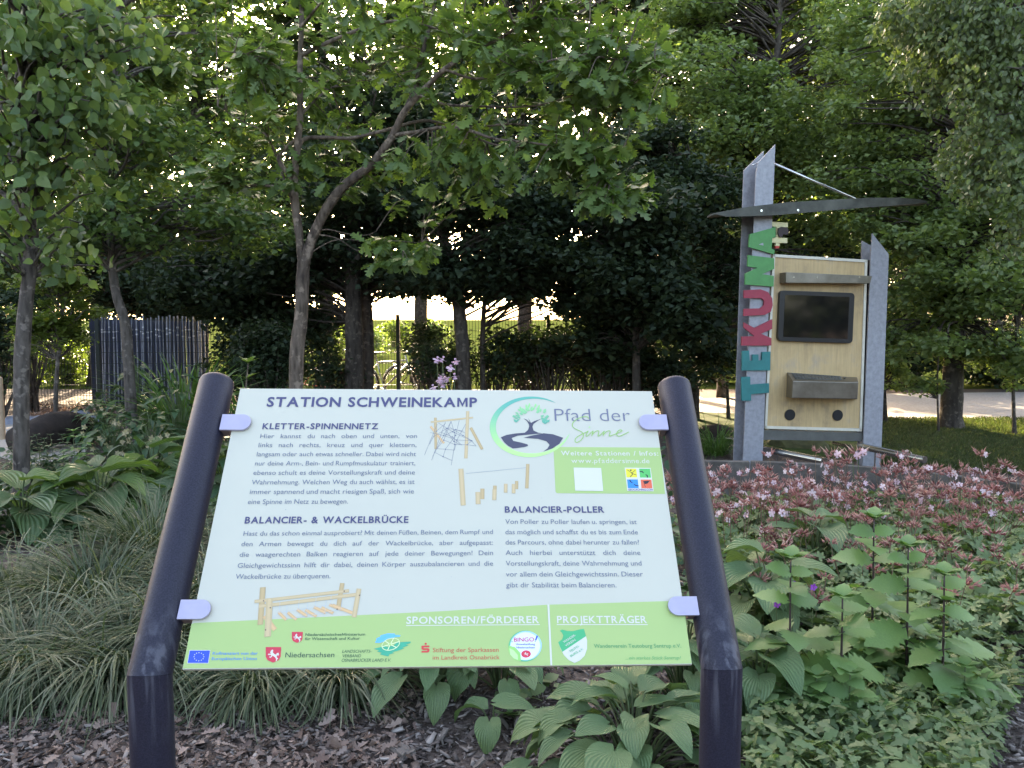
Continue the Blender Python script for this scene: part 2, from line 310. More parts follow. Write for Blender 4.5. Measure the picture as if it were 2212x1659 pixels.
# ---------------------------------------------------------------- leaf templates (base at origin, length 1 along +y)
def leaf_t(side, mid, fold=.18, droop=.12):
    V = []; n = len(side)
    for i, (wd, y) in enumerate(side):
        V += [(0, mid[i], -droop * mid[i] ** 2), (wd, y, fold * wd - droop * y * y), (-wd, y, fold * wd - droop * y * y)]
    V = np.array(V); Fs = []
    for i in range(n - 1):
        a, b = 3 * i, 3 * i + 3
        Fs += [(a, a + 1, b + 1, b), (a, b, b + 2, a + 2)]
    return V, np.array(Fs)
T = {}
T['oak'] = leaf_t([(.02, -.12), (.10, .10), (.24, .22), (.11, .30), (.36, .48), (.15, .52), (.38, .76), (.14, .74), (.20, .95), (.0, 1.0)],
                  [-.12, .06, .14, .28, .38, .50, .60, .72, .85, .98])
T['heart'] = leaf_t([(.03, -.15), (.22, -.08), (.43, .12), (.44, .35), (.30, .62), (.14, .82), (0, 1.02)], [-.15, 0, .15, .35, .6, .8, 1.0], .12, .2)
T['ovate'] = (np.array([(0, 0, 0), (.26, .22, .05), (.28, .58, .02), (0, 1, -.15), (-.28, .58, .02), (-.26, .22, .05)], float), np.array([(0, 1, 2, 3), (0, 3, 4, 5)]))
T['small'] = (np.array([(0, 0, 0), (.33, .28, .06), (.27, .66, .02), (0, 1, -.12), (-.27, .66, .02), (-.33, .28, .06)], float), np.array([(0, 1, 2, 3), (0, 3, 4, 5)]))
T['tiny'] = (np.array([(0, 0, 0), (.36, .45, .08), (0, 1, -.1), (-.36, .45, .08)], float), np.array([(0, 1, 2), (0, 2, 3)]))
T['lance'] = leaf_t([(.0, 0), (.12, .2), (.15, .5), (.08, .8), (0, 1.0)], [0, .2, .5, .8, 1.0], .2, .35)
T['litter'] = leaf_t([(.02, -.1), (.20, .16), (.10, .28), (.30, .45), (.13, .55), (.28, .75), (.0, 1.0)], [-.1, .1, .26, .4, .52, .7, .95], .5, -.35)
def tooth(nlobe, w_, deep, side0=.1):
    S = [(.03, -.1)]; Mi = [-.1]
    for i in range(nlobe):
        t = (i + .5) / nlobe; ww = w_ * math.sin(math.pi * min(1, (t * .85 + .18))) ** .8
        S += [(ww, t * .95 + .05), (ww * (1 - deep), t * .95 + .06 + .3 / nlobe)]; Mi += [t * .93, t * .93 + .3 / nlobe]
    S.append((0, 1.02)); Mi.append(1.0); return leaf_t(S, Mi, .1, .25)
T['toothed'] = tooth(6, .48, .30)
T['feather'] = tooth(3, .27, .5)
def palm(n=5, deep=.5, r=.55):
    """palmate lobed leaf, centre at (0,.25)"""
    V = [(0, .15, -.03)]; k = n * 4; 
    for i in range(k + 1):
        a = R(-130) + R(260) * i / k; ph = (i % 4)
        rr = {0: r * (1 - deep), 1: r * .85, 2: r, 3: r * .85}[ph]
        V.append((math.sin(a) * rr, .15 + math.cos(a) * rr, (.04 if ph == 2 else (-.02 if ph else .05))))
    return np.array(V), np.array([(0, i + 1, i + 2) for i in range(k)])
T['palm'] = palm()

def frames(d, n):
    d = d / (np.linalg.norm(d, axis=1)[:, None] + 1e-9); x = np.cross(d, n); x /= np.linalg.norm(x, axis=1)[:, None] + 1e-9
    z = np.cross(x, d); return np.stack([x, d, z], 2)      # columns
def leaf_dirs(n, up=.9, droop=.25, spread=.55):
    a = rng.uniform(0, 2 * np.pi, n); d = np.stack([np.cos(a), np.sin(a), -droop + .45 * rng.standard_normal(n)], 1)
    nn = np.stack([spread * rng.standard_normal(n), spread * rng.standard_normal(n), np.full(n, up)], 1); return d, nn
def leaves_mesh(name, P, size, tmpl, d=None, nn=None, tint=None):
    V0, F0 = T[tmpl] if isinstance(tmpl, str) else tmpl; n = len(P)
    if d is None: d, nn = leaf_dirs(n)
    Rm = frames(d, nn); s = np.broadcast_to(size, (n,))
    V = np.einsum('nij,kj->nki', Rm, V0) * s[:, None, None] + P[:, None, :]
    Fc = (F0[None] + (np.arange(n) * len(V0))[:, None, None]).reshape(-1, F0.shape[1])
    if tint is None: tint = rng.random(n)
    return mesh_np(name, V.reshape(-1, 3), Fc, np.repeat(tint, len(V0)))
_single = {}
def leaf_objs(name, P, size, tmpl, d, nn, mat, parent, label=None):
    """single leaves as objects sharing one mesh"""
    key = (tmpl, mat.name)
    if key not in _single:
        V0, F0 = T[tmpl]; me = mesh_np('leaf_' + tmpl, V0, F0); me.materials.append(mat); _single[key] = me
    Rm = frames(d, nn); o = None
    for i in range(len(P)):
        o = bpy.data.objects.new(name, _single[key]); COL.objects.link(o); o.parent = parent
        m4 = np.eye(4); m4[:3, :3] = Rm[i] * size[i]; m4[:3, 3] = P[i]
        o.matrix_basis = Matrix(m4.tolist())

def clump_points(c, r, n, flat_=.55):
    v = rng.standard_normal((n, 3)); v /= np.linalg.norm(v, axis=1)[:, None]
    v *= (rng.random(n) ** .45)[:, None] * np.array([r, r, r * flat_]); return v + c
def tree(label, cat, base, trunk, r0, ells, leaf, size, mat, bark, nper=60, cr=.42, name='tree', group=None, dens=1.0, flat_=.5, trunk_r1=.35, singles=0, shell=.5, up=.9, droop=.25, limbs=True):
    """ells: (px,py,rx,ry,Y,rdepth,nclumps)"""
    base = np.array(base, float); root = empty(name, base, label, cat, group)
    tp = spline(trunk, 6); rr = r0 * np.linspace(1, trunk_r1, len(tp)); rr[0] *= 1.35; rr[1] *= 1.15
    mb = MB(); mb.tube(tp - base, rr, 12, rough=.035); mb.build('trunk', bark, root, smooth=True)
    cl = []
    for (px, py, rx, ry, Y, rd, nc) in ells:
        c = at(px, py, Y); a, b = rx * Y / F, ry * Y / F
        v = rng.standard_normal((nc, 3)); v /= np.linalg.norm(v, axis=1)[:, None]; v *= (rng.random(nc) ** shell)[:, None]
        cl.append(v * np.array([a, rd, b]) + c)
    cl = np.concatenate(cl); cl = cl[cl[:, 2] > .15]
    if limbs:
        mb = MB(); tops = tp[len(tp) // 3:]
        for c in cl[::1]:
            d = np.linalg.norm(tops - c, axis=1) + .8 * np.maximum(0, tops[:, 2] - c[2] + .3); j = int(np.argmin(d)); s = tops[j]
            L = np.linalg.norm(c - s)
            if L < .25: continue
            m1 = s * .6 + c * .4 + np.array([0, 0, .10 * L]) + rng.standard_normal(3) * .06 * L; m2 = s * .25 + c * .75 + rng.standard_normal(3) * .05 * L + np.array([0, 0, .08 * L])
            mb.tube(spline([s, m1, m2, c], 3) - base, np.linspace(min(.4 * r0, .012 + .006 * L), .004, 10), 5, cap=False)
        if mb.v: mb.build('branches', bark, root, smooth=True)
    P = np.concatenate([clump_points(c, cr * rng.uniform(.6, 1.3), int(nper * dens * rng.uniform(.6, 1.4)), flat_) for c in cl]); P = P[P[:, 2] > .05]
    d, nn = leaf_dirs(len(P), up, droop); sz = size * rng.uniform(.65, 1.25, len(P))
    tint = rng.random(len(P))
    o = link('crown', leaves_mesh('crown', P - base, sz, leaf, d, nn, tint), mat, root); o['kind'] = 'stuff'
    return root, cl

# ================================================================ THE INFORMATION SIGN
PW, PH = .84, .556
QUAD = np.array([[519, 839], [1409, 845], [1510, 1434], [409, 1445]], float)
def homog(src, dst):
    A = []
    for (x, y), (u, v) in zip(src, dst):
        A += [[x, y, 1, 0, 0, 0, -u * x, -u * y, -u], [0, 0, 0, x, y, 1, -v * x, -v * y, -v]]
    return np.linalg.svd(np.array(A))[2][-1].reshape(3, 3)
HI = homog(QUAD, [(0, 0), (PW, 0), (PW, -PH), (0, -PH)])
def uv(px, py):
    q = HI @ np.array([px, py, 1.0]); return q[:2] / q[2]
Kc = np.array([[F, 0, CX], [0, F, CY], [0, 0, 1]])
Hc = np.linalg.inv(Kc) @ np.linalg.inv(HI); Hc /= .5 * (np.linalg.norm(Hc[:, 0]) + np.linalg.norm(Hc[:, 1])); Hc *= np.sign(Hc[2, 2])
Rw = np.array([[1, 0, 0], [0, -SP, CP], [0, -CP, -SP]])
ax, ay, org = Rw @ Hc[:, 0], Rw @ Hc[:, 1], Rw @ Hc[:, 2] + np.array([0, 0, CAMZ])
ax /= np.linalg.norm(ax); ay -= ax * (ax @ ay); ay /= np.linalg.norm(ay); az = np.cross(ax, ay)
SM = np.eye(4); SM[:3, 0], SM[:3, 1], SM[:3, 2], SM[:3, 3] = ax, ay, az, org
sign = bpy.data.objects.new('information_sign', None); COL.objects.link(sign); sign.matrix_world = Matrix(SM.tolist())
tag(sign, 'tilted white and green information board held between two black bent tube posts', 'information board')

def print_mat():
    m, nt, p = newmat('printed_ink'); a = N(nt, 'ShaderNodeAttribute', attribute_name='ink'); nt.links.new(a.outputs['Color'], p.inputs['Base Color'])
    p.inputs['Roughness'].default_value = .42; return m
M['ink'] = print_mat()
M['board'] = flat('board_white_laminate', (.545, .53, .43), .42, noise=.015, nscale=3)
M['boardedge'] = flat('board_edge', (.05, .05, .055), .5)
mb = MB(); mb.box((PW / 2, -PH / 2, -.004), (PW, PH, .008)); panel = mb.build('panel', M['board'], sign, bevel=.0006)
mb = MB(); mb.box((PW / 2, -PH / 2, -.0105), (PW - .004, PH - .004, .005)); mb.build('backing', M['boardedge'], panel)

class Ink:
    """flat printed shapes on the board: polygons in photo-rectified board coordinates"""
    def __init__(s, lift): s.v = []; s.f = []; s.c = []; s.l = lift
    def polyuv(s, pts, col):
        n = len(s.v); s.v += [(p[0], p[1], s.l) for p in pts]; s.f.append(list(range(n, n + len(pts)))); s.c.append(col)
    def poly(s, pts, col, T_=None): s.polyuv([uv(*(T_(p) if T_ else p)) for p in pts], col)
    def stroke(s, pts, wd, col, T_=None, closed=False):
        P = np.array([uv(*(T_(p) if T_ else p)) for p in pts]); 
        if closed: P = np.concatenate([P, P[:1]])
        for i in range(len(P) - 1):
            d = P[i + 1] - P[i]; L = np.linalg.norm(d)
            if L < 1e-6: continue
            n_ = np.array([-d[1], d[0]]) / L * wd * .5; e = d / L * wd * .18
            s.polyuv([P[i] - n_ - e, P[i + 1] - n_ + e, P[i + 1] + n_ + e, P[i] + n_ - e], col)
    def disc(s, c, rx, ry, col, T_=None, n=28, rot=0):
        s.poly([(c[0] + rx * math.cos(t) * math.cos(rot) - ry * math.sin(t) * math.sin(rot), c[1] + rx * math.cos(t) * math.sin(rot) + ry * math.sin(t) * math.cos(rot)) for t in np.linspace(0, 2 * np.pi, n, endpoint=False)], col, T_)
    def build(s, name, parent=None):
        # each polygon a hair above the one before it so none coincide
        me = bpy.data.meshes.new(name); V = [list(v) for v in s.v]
        for k, f in enumerate(s.f):
            for i in f: V[i][2] += k * 1.2e-6
        me.from_pydata(V, [], s.f); me.update()
        a = me.color_attributes.new('ink', 'FLOAT_COLOR', 'CORNER'); cc = []
        fl = []
        for p, c in zip(me.polygons, s.c): cc += list((*c, 1)) * p.loop_total
        a.data.foreach_set('color', cc)
        bm = bmesh.new(); bm.from_mesh(me)
        for f in bm.faces:
            f.normal_update()
            if f.normal.z < 0: f.normal_flip()
        bm.to_mesh(me); bm.free()
        return link(name, me, M['ink'], parent or panel)
_g = {}
def text_mesh(t, bold):
    k = (t, bold)
    if k not in _g and 'M' in t:      # the built-in M closes up when emboldened: drawn as its own outline
        H_, W_, s_ = CAPH, .66, .085 + 1.6 * bold; x = 0; VV = []; FF = []; m = 0
        for i, piece in enumerate(t.split('M')):
            if i:
                v = np.array([(0, 0), (0, H_), (s_ * 1.15, H_), (W_ / 2, H_ * .36), (W_ - s_ * 1.15, H_), (W_, H_), (W_, 0), (W_ - s_, 0), (W_ - s_, H_ * .66), (W_ / 2, H_ * .36 - s_ * 2.0), (s_, H_ * .66), (s_, 0)]) + [x, 0]
                VV.append(v); FF.append([j + m for j in range(12)]); m += 12; x += W_ + .09
            if piece:
                v, f = text_mesh(piece, bold); v = v - [v[:, 0].min(), 0] + [x, 0]; VV.append(v); FF += [[j + m for j in g] for g in f]; m += len(v); x = v[:, 0].max() + .09
        _g[k] = (np.concatenate(VV), FF)
    if k not in _g:
        c = bpy.data.curves.new('txt', 'FONT'); c.body = t; c.resolution_u = 3; c.offset = bold; c.size = 1
        o = bpy.data.objects.new('txt', c); me = bpy.data.meshes.new_from_object(o)
        V = np.zeros(len(me.vertices) * 3); me.vertices.foreach_get('co', V); V = V.reshape(-1, 3)[:, :2]
        _g[k] = (V, [list(p.vertices) for p in me.polygons]); bpy.data.meshes.remove(me); bpy.data.objects.remove(o); bpy.data.curves.remove(c)
    return _g[k]
CAPH = text_mesh('H', 0)[0][:, 1].max()
def text(name, lines, col, bold=0.0, justify=False, lift=.0008, italic=0.0, wide=None, T_=None, track=0.0):
    """lines: (string, xl, yl, xr, yr, cap) in photo coordinates"""
    Vs, Fs, n = [], [], 0
    for (t, xl, yl, xr, yr, cap) in lines:
        pl, pr = (xl, yl), (xr, yr); ptop = (xl, yl - cap)
        if T_: pl, pr, ptop = T_(pl), T_(pr), T_(ptop)
        a, b, c = uv(*pl), uv(*pr), uv(*ptop); W = np.linalg.norm(b - a); d = (b - a) / W; up = np.array([-d[1], d[0]]); h = abs((c - a) @ up) / CAPH
        words = t.split(' ') if justify else [t]; items = []
        for wd in words:
            if track:      # letter by letter with extra tracking
                x = 0; VV = []; FF = []; m = 0
                for ch in wd:
                    if ch == ' ': x += .35 + track; continue
                    v, f = text_mesh(ch, bold); v0 = text_mesh(ch, 0)[0][:, 0]; v = v - [v0.min(), 0] + [x, 0]; x += v0.max() - v0.min() + .09 + bold + track
                    VV.append(v); FF += [[i + m for i in g] for g in f]; m += len(v)
                items.append((np.concatenate(VV), FF))
            else: items.append(text_mesh(wd, bold))
        ws = [v[:, 0].max() - v[:, 0].min() for v, f in items]; tot = sum(ws)
        if justify and len(words) > 1:
            sx = h * (wide or 1.1); gap = (W - tot * sx) / (len(words) - 1)
            if gap < .36 * h: sx = (W - .36 * h * (len(words) - 1)) / tot; gap = .36 * h
        else: sx = W / tot; gap = 0
        x = 0
        for (v, f), ww in zip(items, ws):
            q = (v[:, :1] - v[:, 0].min()) * sx + v[:, 1:2] * h * italic
            P = a + (x + q) * d + v[:, 1:2] * h * up
            Vs.append(np.concatenate([P, np.full((len(P), 1), lift)], 1)); Fs += [[i + n for i in g] for g in f]; n += len(P); x += ww * sx + gap
    V = np.concatenate(Vs); me = bpy.data.meshes.new(name); me.from_pydata(V.tolist(), [], Fs); me.update()
    a = me.color_attributes.new('ink', 'FLOAT_COLOR', 'CORNER'); a.data.foreach_set('color', list((*col, 1)) * len(me.loops))
    bm = bmesh.new(); bm.from_mesh(me)
    for f in bm.faces:
        f.normal_update()
        if f.normal.z < 0: f.normal_flip()
    bm.to_mesh(me); bm.free()
    return link(name, me, M['ink'], panel)
def tf(x0, y0, k): return lambda p: (x0 + p[0] * k, y0 + p[1] * k)
A1 = tf(384.0, 811.9, .3224); A2 = tf(877.8, 811.9, .30422); A3 = tf(373.1, 1234.4, .26537); A4 = tf(905.2, 1234.4, .29762)
GREEN = (.38, .51, .18); NAVY = (.065, .065, .15); GREY = (.15, .18, .24); WHITE = (.64, .63, .54); WOOD = (.47, .34, .17); WOODL = (.53, .40, .22); BG = (.74, .86, .90)
# colour bands
ik = Ink(.0003)
ik.poly([(426.5, 1347), (434, 1345), (960, 1320), (1194, 1305.8), (1204, 1436.7), (410.2, 1443.2)], GREEN)
ik.poly([(1198, 1305.6), (1482.6, 1297), (1487, 1297), (1509.0, 1432.4), (1208, 1436.6)], GREEN)
ik.poly([(1199, 965.5), (1429.5, 967), (1442.7, 1066.8), (1209, 1065.2), (1206, 1062)], GREEN)
ik.build('colour_band')
ik = Ink(.0006)
ik.poly([(1194.5, 1305.8), (1198.4, 1305.6), (1208, 1436.5), (1204, 1436.6)], WHITE)
ik.poly([A4((-50, 388)), A4((920, 381)), A4((920, 387)), A4((-50, 394))], WHITE); ik.poly([A4((1043, 381)), A4((1703, 381)), A4((1703, 387)), A4((1043, 387))], WHITE)
ik.build('white_rule')
text('title_text', [('STATION SCHWEINEKAMP', 576.5, 878.2, 1032, 879, 19.5)], NAVY, .028, track=.03)
text('heading_text', [('KLETTER-SPINNENNETZ', 568.7, 927, 819.2, 927, 12)], NAVY, .026, track=.05)
text('heading_text', [('BALANCIER- & WACKELBRÜCKE', 535.5, 1130.4, 889.5, 1129, 13.6)], NAVY, .026, track=.03)
text('heading_text', [('BALANCIER-POLLER', 1097.4, 1107, 1312.8, 1107, 12.8)], NAVY, .026, track=.03)
B1 = [('Hier kannst du nach oben und unten, von', 560, 418, 1612, 417), ('links nach rechts, kreuz und quer klettern,', 550, 478, 1610, 477), ('langsam oder auch etwas schneller. Dabei wird nicht', 540, 539, 1608, 538),
      ('nur deine Arm-, Bein- und Rumpfmuskulatur trainiert,', 530, 601, 1605, 599), ('ebenso schult es deine Vorstellungskraft und deine', 520, 664, 1604, 661), ('Wahrnehmung. Welchen Weg du auch wählst, es ist', 510, 728, 1603, 724),
      ('immer spannend und macht riesigen Spaß, sich wie', 500, 792, 1600, 788), ('eine Spinne im Netz zu bewegen.', 488, 859, 1160, 856)]
B2 = [('Hast du das schon einmal ausprobiert? Mit deinen Füßen, Beinen, dem Rumpf und', 464, 1071, 2137, 1059), ('den Armen bewegst du dich auf der Wackelbrücke, aber aufgepasst:', 452, 1141, 2139, 1131),
      ('die waagerechten Balken reagieren auf jede deiner Bewegungen! Dein', 442, 1212, 2141, 1200), ('Gleichgewichtssinn hilft dir dabei, deinen Körper auszubalancieren und die', 430, 1286, 2143, 1271), ('Wackelbrücke zu überqueren.', 418, 1360, 1055, 1355)]
B3 = [('Von Poller zu Poller laufen u. springen, ist', 727, 1050, 1662, 1052), ('das möglich und schaffst du es bis zum Ende', 730, 1124, 1672, 1125), ('des Parcours, ohne dabei herunter zu fallen?', 733, 1197, 1683, 1197),
      ('Auch hierbei unterstützt dich deine', 735, 1271, 1693, 1271), ('Vorstellungskraft, deine Wahrnehmung und', 738, 1347, 1703, 1346), ('vor allem dein Gleichgewichtssinn. Dieser', 741, 1424, 1715, 1423), ('gibt dir Stabilität beim Balancieren.', 745, 1501, 1528, 1501)]
text('body_text', [(*l, 28 + i * .5) for i, l in enumerate(B1)], GREY, 0.0, True, T_=A1, wide=1.1)
text('body_text', [(*l, 30 + i * .6) for i, l in enumerate(B2)], GREY, 0.0, True, T_=A1, wide=1.1)
text('body_text', [(*l, 32 + i * .5) for i, l in enumerate(B3)], GREY, 0.0, True, T_=A2, wide=1.1)
text('logo_text', [('Pfad der', 1062, 322, 1600, 322, 88)], (.16, .17, .24), -.012, T_=A2)
text('info_text', [('Weitere Stationen / Infos:', 1112, 565, 1803, 567, 31)], WHITE, .014, T_=A2, track=.02)
text('info_text', [('www.pfaddersinne.de', 1187, 619, 1742, 621, 33)], WHITE, .0, T_=A2, track=.02)
text('sponsor_heading', [('SPONSOREN/FÖRDERER', -50, 378, 915, 373, 50)], WHITE, .018, T_=A4, track=.03)
text('sponsor_heading', [('PROJEKTTRÄGER', 1045, 373, 1698, 372, 50)], WHITE, .018, T_=A4, track=.03)
text('sponsor_text', [('Kofinanziert von der', 378, 675, 747, 675, 23), ('Europäischen Union', 372, 719, 740, 718, 23)], (.10, .28, .55), .014, T_=A3)
text('sponsor_text', [('Niedersachsen', 970, 697, 1370, 695, 40)], (.05, .10, .06), .004, T_=A3)
text('sponsor_text', [('Niedersächsisches Ministerium', 1130, 523, 1617, 520, 22), ('für Wissenschaft und Kultur', 1127, 557, 1575, 553, 22)], (.05, .12, .06), .012, T_=A3)
text('sponsor_text', [('LANDSCHAFTS-', 1433, 660, 1670, 659, 24), ('VERBAND', 1432, 697, 1585, 696, 24), ('OSNABRÜCKER LAND E.V.', 1428, 733, 1830, 731, 25)], (.05, .12, .06), .004, italic=.2, T_=A3)
text('sponsor_text', [('Stiftung der Sparkassen', 148, 584, 627, 581, 31), ('im Landkreis Osnabrück', 148, 638, 635, 635, 31)], (.55, .10, .06), .003, T_=A4)
text('sponsor_text', [('Wanderverein Teutoburg Sentrup e.V.', 1317, 552, 1950, 550, 27)], (.10, .32, .12), .012, T_=A4)
text('sponsor_text', [('...ein starkes Stück Sentrup!', 1548, 637, 1945, 636, 24)], (.12, .38, .12), .006, italic=.35, T_=A4)

# round path logo
ik = Ink(.0004)
n = 64
for i in range(n):
    t0, t1 = R(-52 - 296 * i / n), R(-52 - 296 * (i + 1) / n)
    def q(t, k):
        return (888 + 288 * math.cos(t), 362 + 215 * math.sin(t)) if k else (906 + 262 * math.cos(t + .0), 350 + 200 * math.sin(t))
    def pt(t, th):   # tapering thickness: full at the left / bottom, nothing at both ends
        e = (888 + 288 * math.cos(t), 362 + 215 * math.sin(t)); k = max(0, math.sin(math.pi * min(1, max(0, (R(-52) - t) / R(296))))) ** .7
        return (e[0] - math.cos(t) * 44 * k * th, e[1] - math.sin(t) * 32 * k * th)
    g = .5 - .5 * math.sin(t0); g = 1 - min(1, max(0, (362 + 215 * math.sin(t0) - 190) / 330))
    col = tuple(a * g + b * (1 - g) for a, b in zip((.10, .42, .32), (.46, .76, .26)))
    ik.poly([pt(t0, 0), pt(t1, 0), pt(t1, 1), pt(t0, 1)], col, A2)
DK = (.065, .065, .10)
ik.poly([(680, 437), (720, 420), (780, 410), (850, 404), (872, 385), (880, 362), (878, 345), (862, 320), (838, 303), (862, 312), (884, 332), (872, 300), (892, 335), (915, 322), (945, 312), (968, 303), (938, 322), (910, 342), (903, 362), (912, 388), (945, 404), (975, 408), (900, 416), (800, 425), (757, 442), (770, 462), (830, 475), (872, 487), (875, 498), (850, 506), (800, 513), (768, 516), (735, 498), (705, 472)], DK, A2)
ik.poly([(842, 440), (895, 425), (985, 408), (1050, 415), (1124, 440), (1098, 482), (1050, 515), (985, 538), (1015, 515), (1028, 490), (1005, 465), (945, 448)], DK, A2)
ik.build('round_logo')
ik = Ink(.0007); rg = random.Random(4)
for i in range(74):
    a = rg.uniform(math.pi, 2 * math.pi); r_ = rg.uniform(.45, 1) ** .6
    x, y = 893 + 128 * r_ * math.cos(a), 318 + 112 * r_ * math.sin(a)
    if i % 6 == 0: x, y = 893 + rg.choice([-1, 1]) * rg.uniform(80, 128), rg.uniform(310, 336)
    g = min(1, max(0, (y - 200) / 130)); col = tuple(p_ * (1 - g) + q_ * g for p_, q_ in zip((.33, .68, .26), (.10, .40, .28)))
    an = a + rg.uniform(-.5, .5); L, W_ = 14, 6.5
    c, s_ = math.cos(an), math.sin(an)
    ik.poly([(x + u_ * c - v_ * s_, y + u_ * s_ + v_ * c) for u_, v_ in ((-L, 0), (-L * .3, W_), (L * .4, W_ * .8), (L, 0), (L * .4, -W_ * .8), (-L * .3, -W_))], col, A2)
ik.build('logo_leaves')
ik = Ink(.0010)
for pts in ([(1302, 305), (1290, 292), (1262, 292), (1225, 305), (1195, 328), (1186, 352), (1200, 372), (1230, 388), (1256, 402), (1268, 422), (1258, 448), (1236, 468), (1216, 474), (1208, 462), (1214, 444), (1240, 424), (1285, 402), (1300, 392)],
            [(1300, 392), (1290, 412), (1286, 428), (1296, 428), (1320, 405), (1335, 392)], [(1335, 392), (1326, 428)], [(1328, 420), (1352, 396), (1372, 392), (1376, 402), (1370, 428), (1382, 426), (1402, 406), (1414, 393)],
            [(1414, 393), (1406, 428)], [(1408, 420), (1432, 396), (1450, 392), (1456, 402), (1450, 428), (1468, 424), (1500, 412), (1530, 398), (1540, 390), (1528, 384), (1512, 394), (1502, 412), (1510, 428), (1530, 428), (1560, 414), (1588, 400)]):
    ik.stroke(spline(pts, 4), .0015, (.27, .50, .12), A2)
ik.disc((1308, 366), 5, 5, (.42, .75, .25), A2); ik.build('script_print')
# label square (blank) and the four-square badge
ik = Ink(.0008)
ik.poly([(1203, 652), (1398, 655), (1417, 818), (1218, 815)], WHITE, A2)
ik.build('label_square'); ik = Ink(.0008)
ik.poly([(1565, 652), (1750, 655), (1775, 820), (1588, 818)], WHITE, A2)
ik.poly([(1572, 660), (1648, 660), (1656, 722), (1580, 722)], (.75, .65, .05), A2); ik.poly([(1668, 660), (1746, 660), (1754, 724), (1676, 723)], (.08, .48, .12), A2)
ik.poly([(1584, 736), (1660, 736), (1669, 799), (1592, 798)], (.02, .25, .65), A2); ik.poly([(1680, 737), (1757, 737), (1766, 800), (1688, 799)], (.75, .13, .06), A2)
K = (.02, .02, .03)
ik.stroke([(1583, 668), (1606, 682), (1616, 690), (1640, 672)], .0009, K, A2); ik.stroke([(1612, 685), (1622, 700), (1606, 718)], .0013, K, A2); ik.stroke([(1620, 694), (1650, 705)], .0011, K, A2); ik.disc((1609, 671), 6, 5, K, A2)
ik.stroke([(1674, 680), (1690, 680), (1700, 690)], .0022, K, A2); ik.stroke([(1716, 702), (1728, 710), (1728, 722)], .0022, K, A2)
ik.stroke([(1604, 738), (1608, 752), (1622, 758)], .0022, K, A2); ik.stroke([(1636, 772), (1650, 780), (1666, 782)], .0022, K, A2)
ik.poly([(1700, 748), (1748, 744), (1730, 765), (1712, 770)], K, A2); ik.stroke([(1700, 748), (1716, 790)], .0007, K, A2)
ik.build('four_square_badge'); text('label_text', [('GEOCACHING.COM', 1594, 815, 1768, 816, 13)], (.05, .05, .25), .01, T_=A2, lift=.0012)

ik = Ink(.0012)
for px, py, q_ in ((624, 1101, .0016), (1176, 1076, .0010), (924, 1194, .0012), (985, 1246, .0010), (600, 1046, .0006), (1340, 915, .0008), (740, 1215, .0007), (1290, 1090, .0007), (860, 1290, .0008)):
    c_ = uv(px, py); ik.polyuv([(c_[0] + q_ * math.cos(t) * .5, c_[1] + q_ * math.sin(t) * .7) for t in np.arange(7) * .8976], (.35, .36, .36))
ik.build('dirt_specks')
# drawings of the play equipment
def logs(ik_, L, T_):
    for (p, q_, wd, c) in L:
        ik_.stroke([p, q_], wd * 1.0, c, T_); 
        ik_.stroke([(p[0] - .1, p[1]), (q_[0] - .1, q_[1])], wd * .45, tuple(min(1, v * 1.13) for v in c), T_)
ik = Ink(.0004); DW = (.62, .40, .20)
logs(ik, [((1702, 340), (1792, 450), .0045, DW), ((1732, 283), (1740, 488), .0052, WOOD), ((1704, 310), (1982, 280), .0040, WOODL), ((1972, 350), (2050, 490), .0058, WOOD), ((1948, 240), (1943, 550), .0065, WOODL)], A1)
RP = (.16, .18, .24)
for pts in ([(1745, 325), (1665, 530)], [(1800, 310), (1714, 565)], [(1838, 305), (1720, 540)], [(1755, 318), (1850, 375), (1978, 435), (2010, 470)], [(1838, 305), (1792, 430), (1748, 488)], [(1838, 305), (1862, 380), (1866, 460), (1846, 598)],
            [(1892, 300), (1870, 400), (1804, 492), (1790, 541)], [(1935, 325), (1880, 430), (1865, 498)], [(1792, 430), (1866, 460), (1950, 462), (2010, 470)], [(1748, 488), (1804, 492), (1865, 498)], [(1732, 512), (1790, 541), (1852, 568)],
            [(1700, 380), (1790, 400), (1880, 430), (1978, 435)], [(1718, 412), (1810, 352), (1920, 370)], [(1776, 380), (1850, 410), (1915, 465)], [(1795, 350), (1860, 440), (1900, 460)], [(1830, 345), (1920, 400), (1980, 435), (1945, 465)], [(1697, 458), (1740, 372), (1800, 320)], [(1800, 400), (1870, 360), (1930, 380)]):
    ik.stroke([p for p in pts], .0006, RP, A1)
    for p in pts[1:-1]: ik.disc(p, 5, 4, RP, A1, 8)
ik.build('climbing_net_print')
ik = Ink(.0004)
ik.stroke([(440, 693), (862, 652)], .0008, (.30, .33, .36), A2)
logs(ik, [((403, 665), (425, 914), .0098, WOODL), ((877, 630), (874, 795), .0065, WOOD), ((559, 805), (560, 870), .0078, WOOD), ((527, 830), (531, 905), .0092, WOODL), ((647, 783), (648, 840), .0068, WOOD), ((645, 810), (645, 877), .0080, WOODL), ((724, 770), (724, 825), .0068, WOODL), ((801, 750), (801, 800), .0062, WOOD), ((780, 772), (781, 830), .0072, WOODL)], A2)
ik.build('balance_post_print')
ik = Ink(.0007)
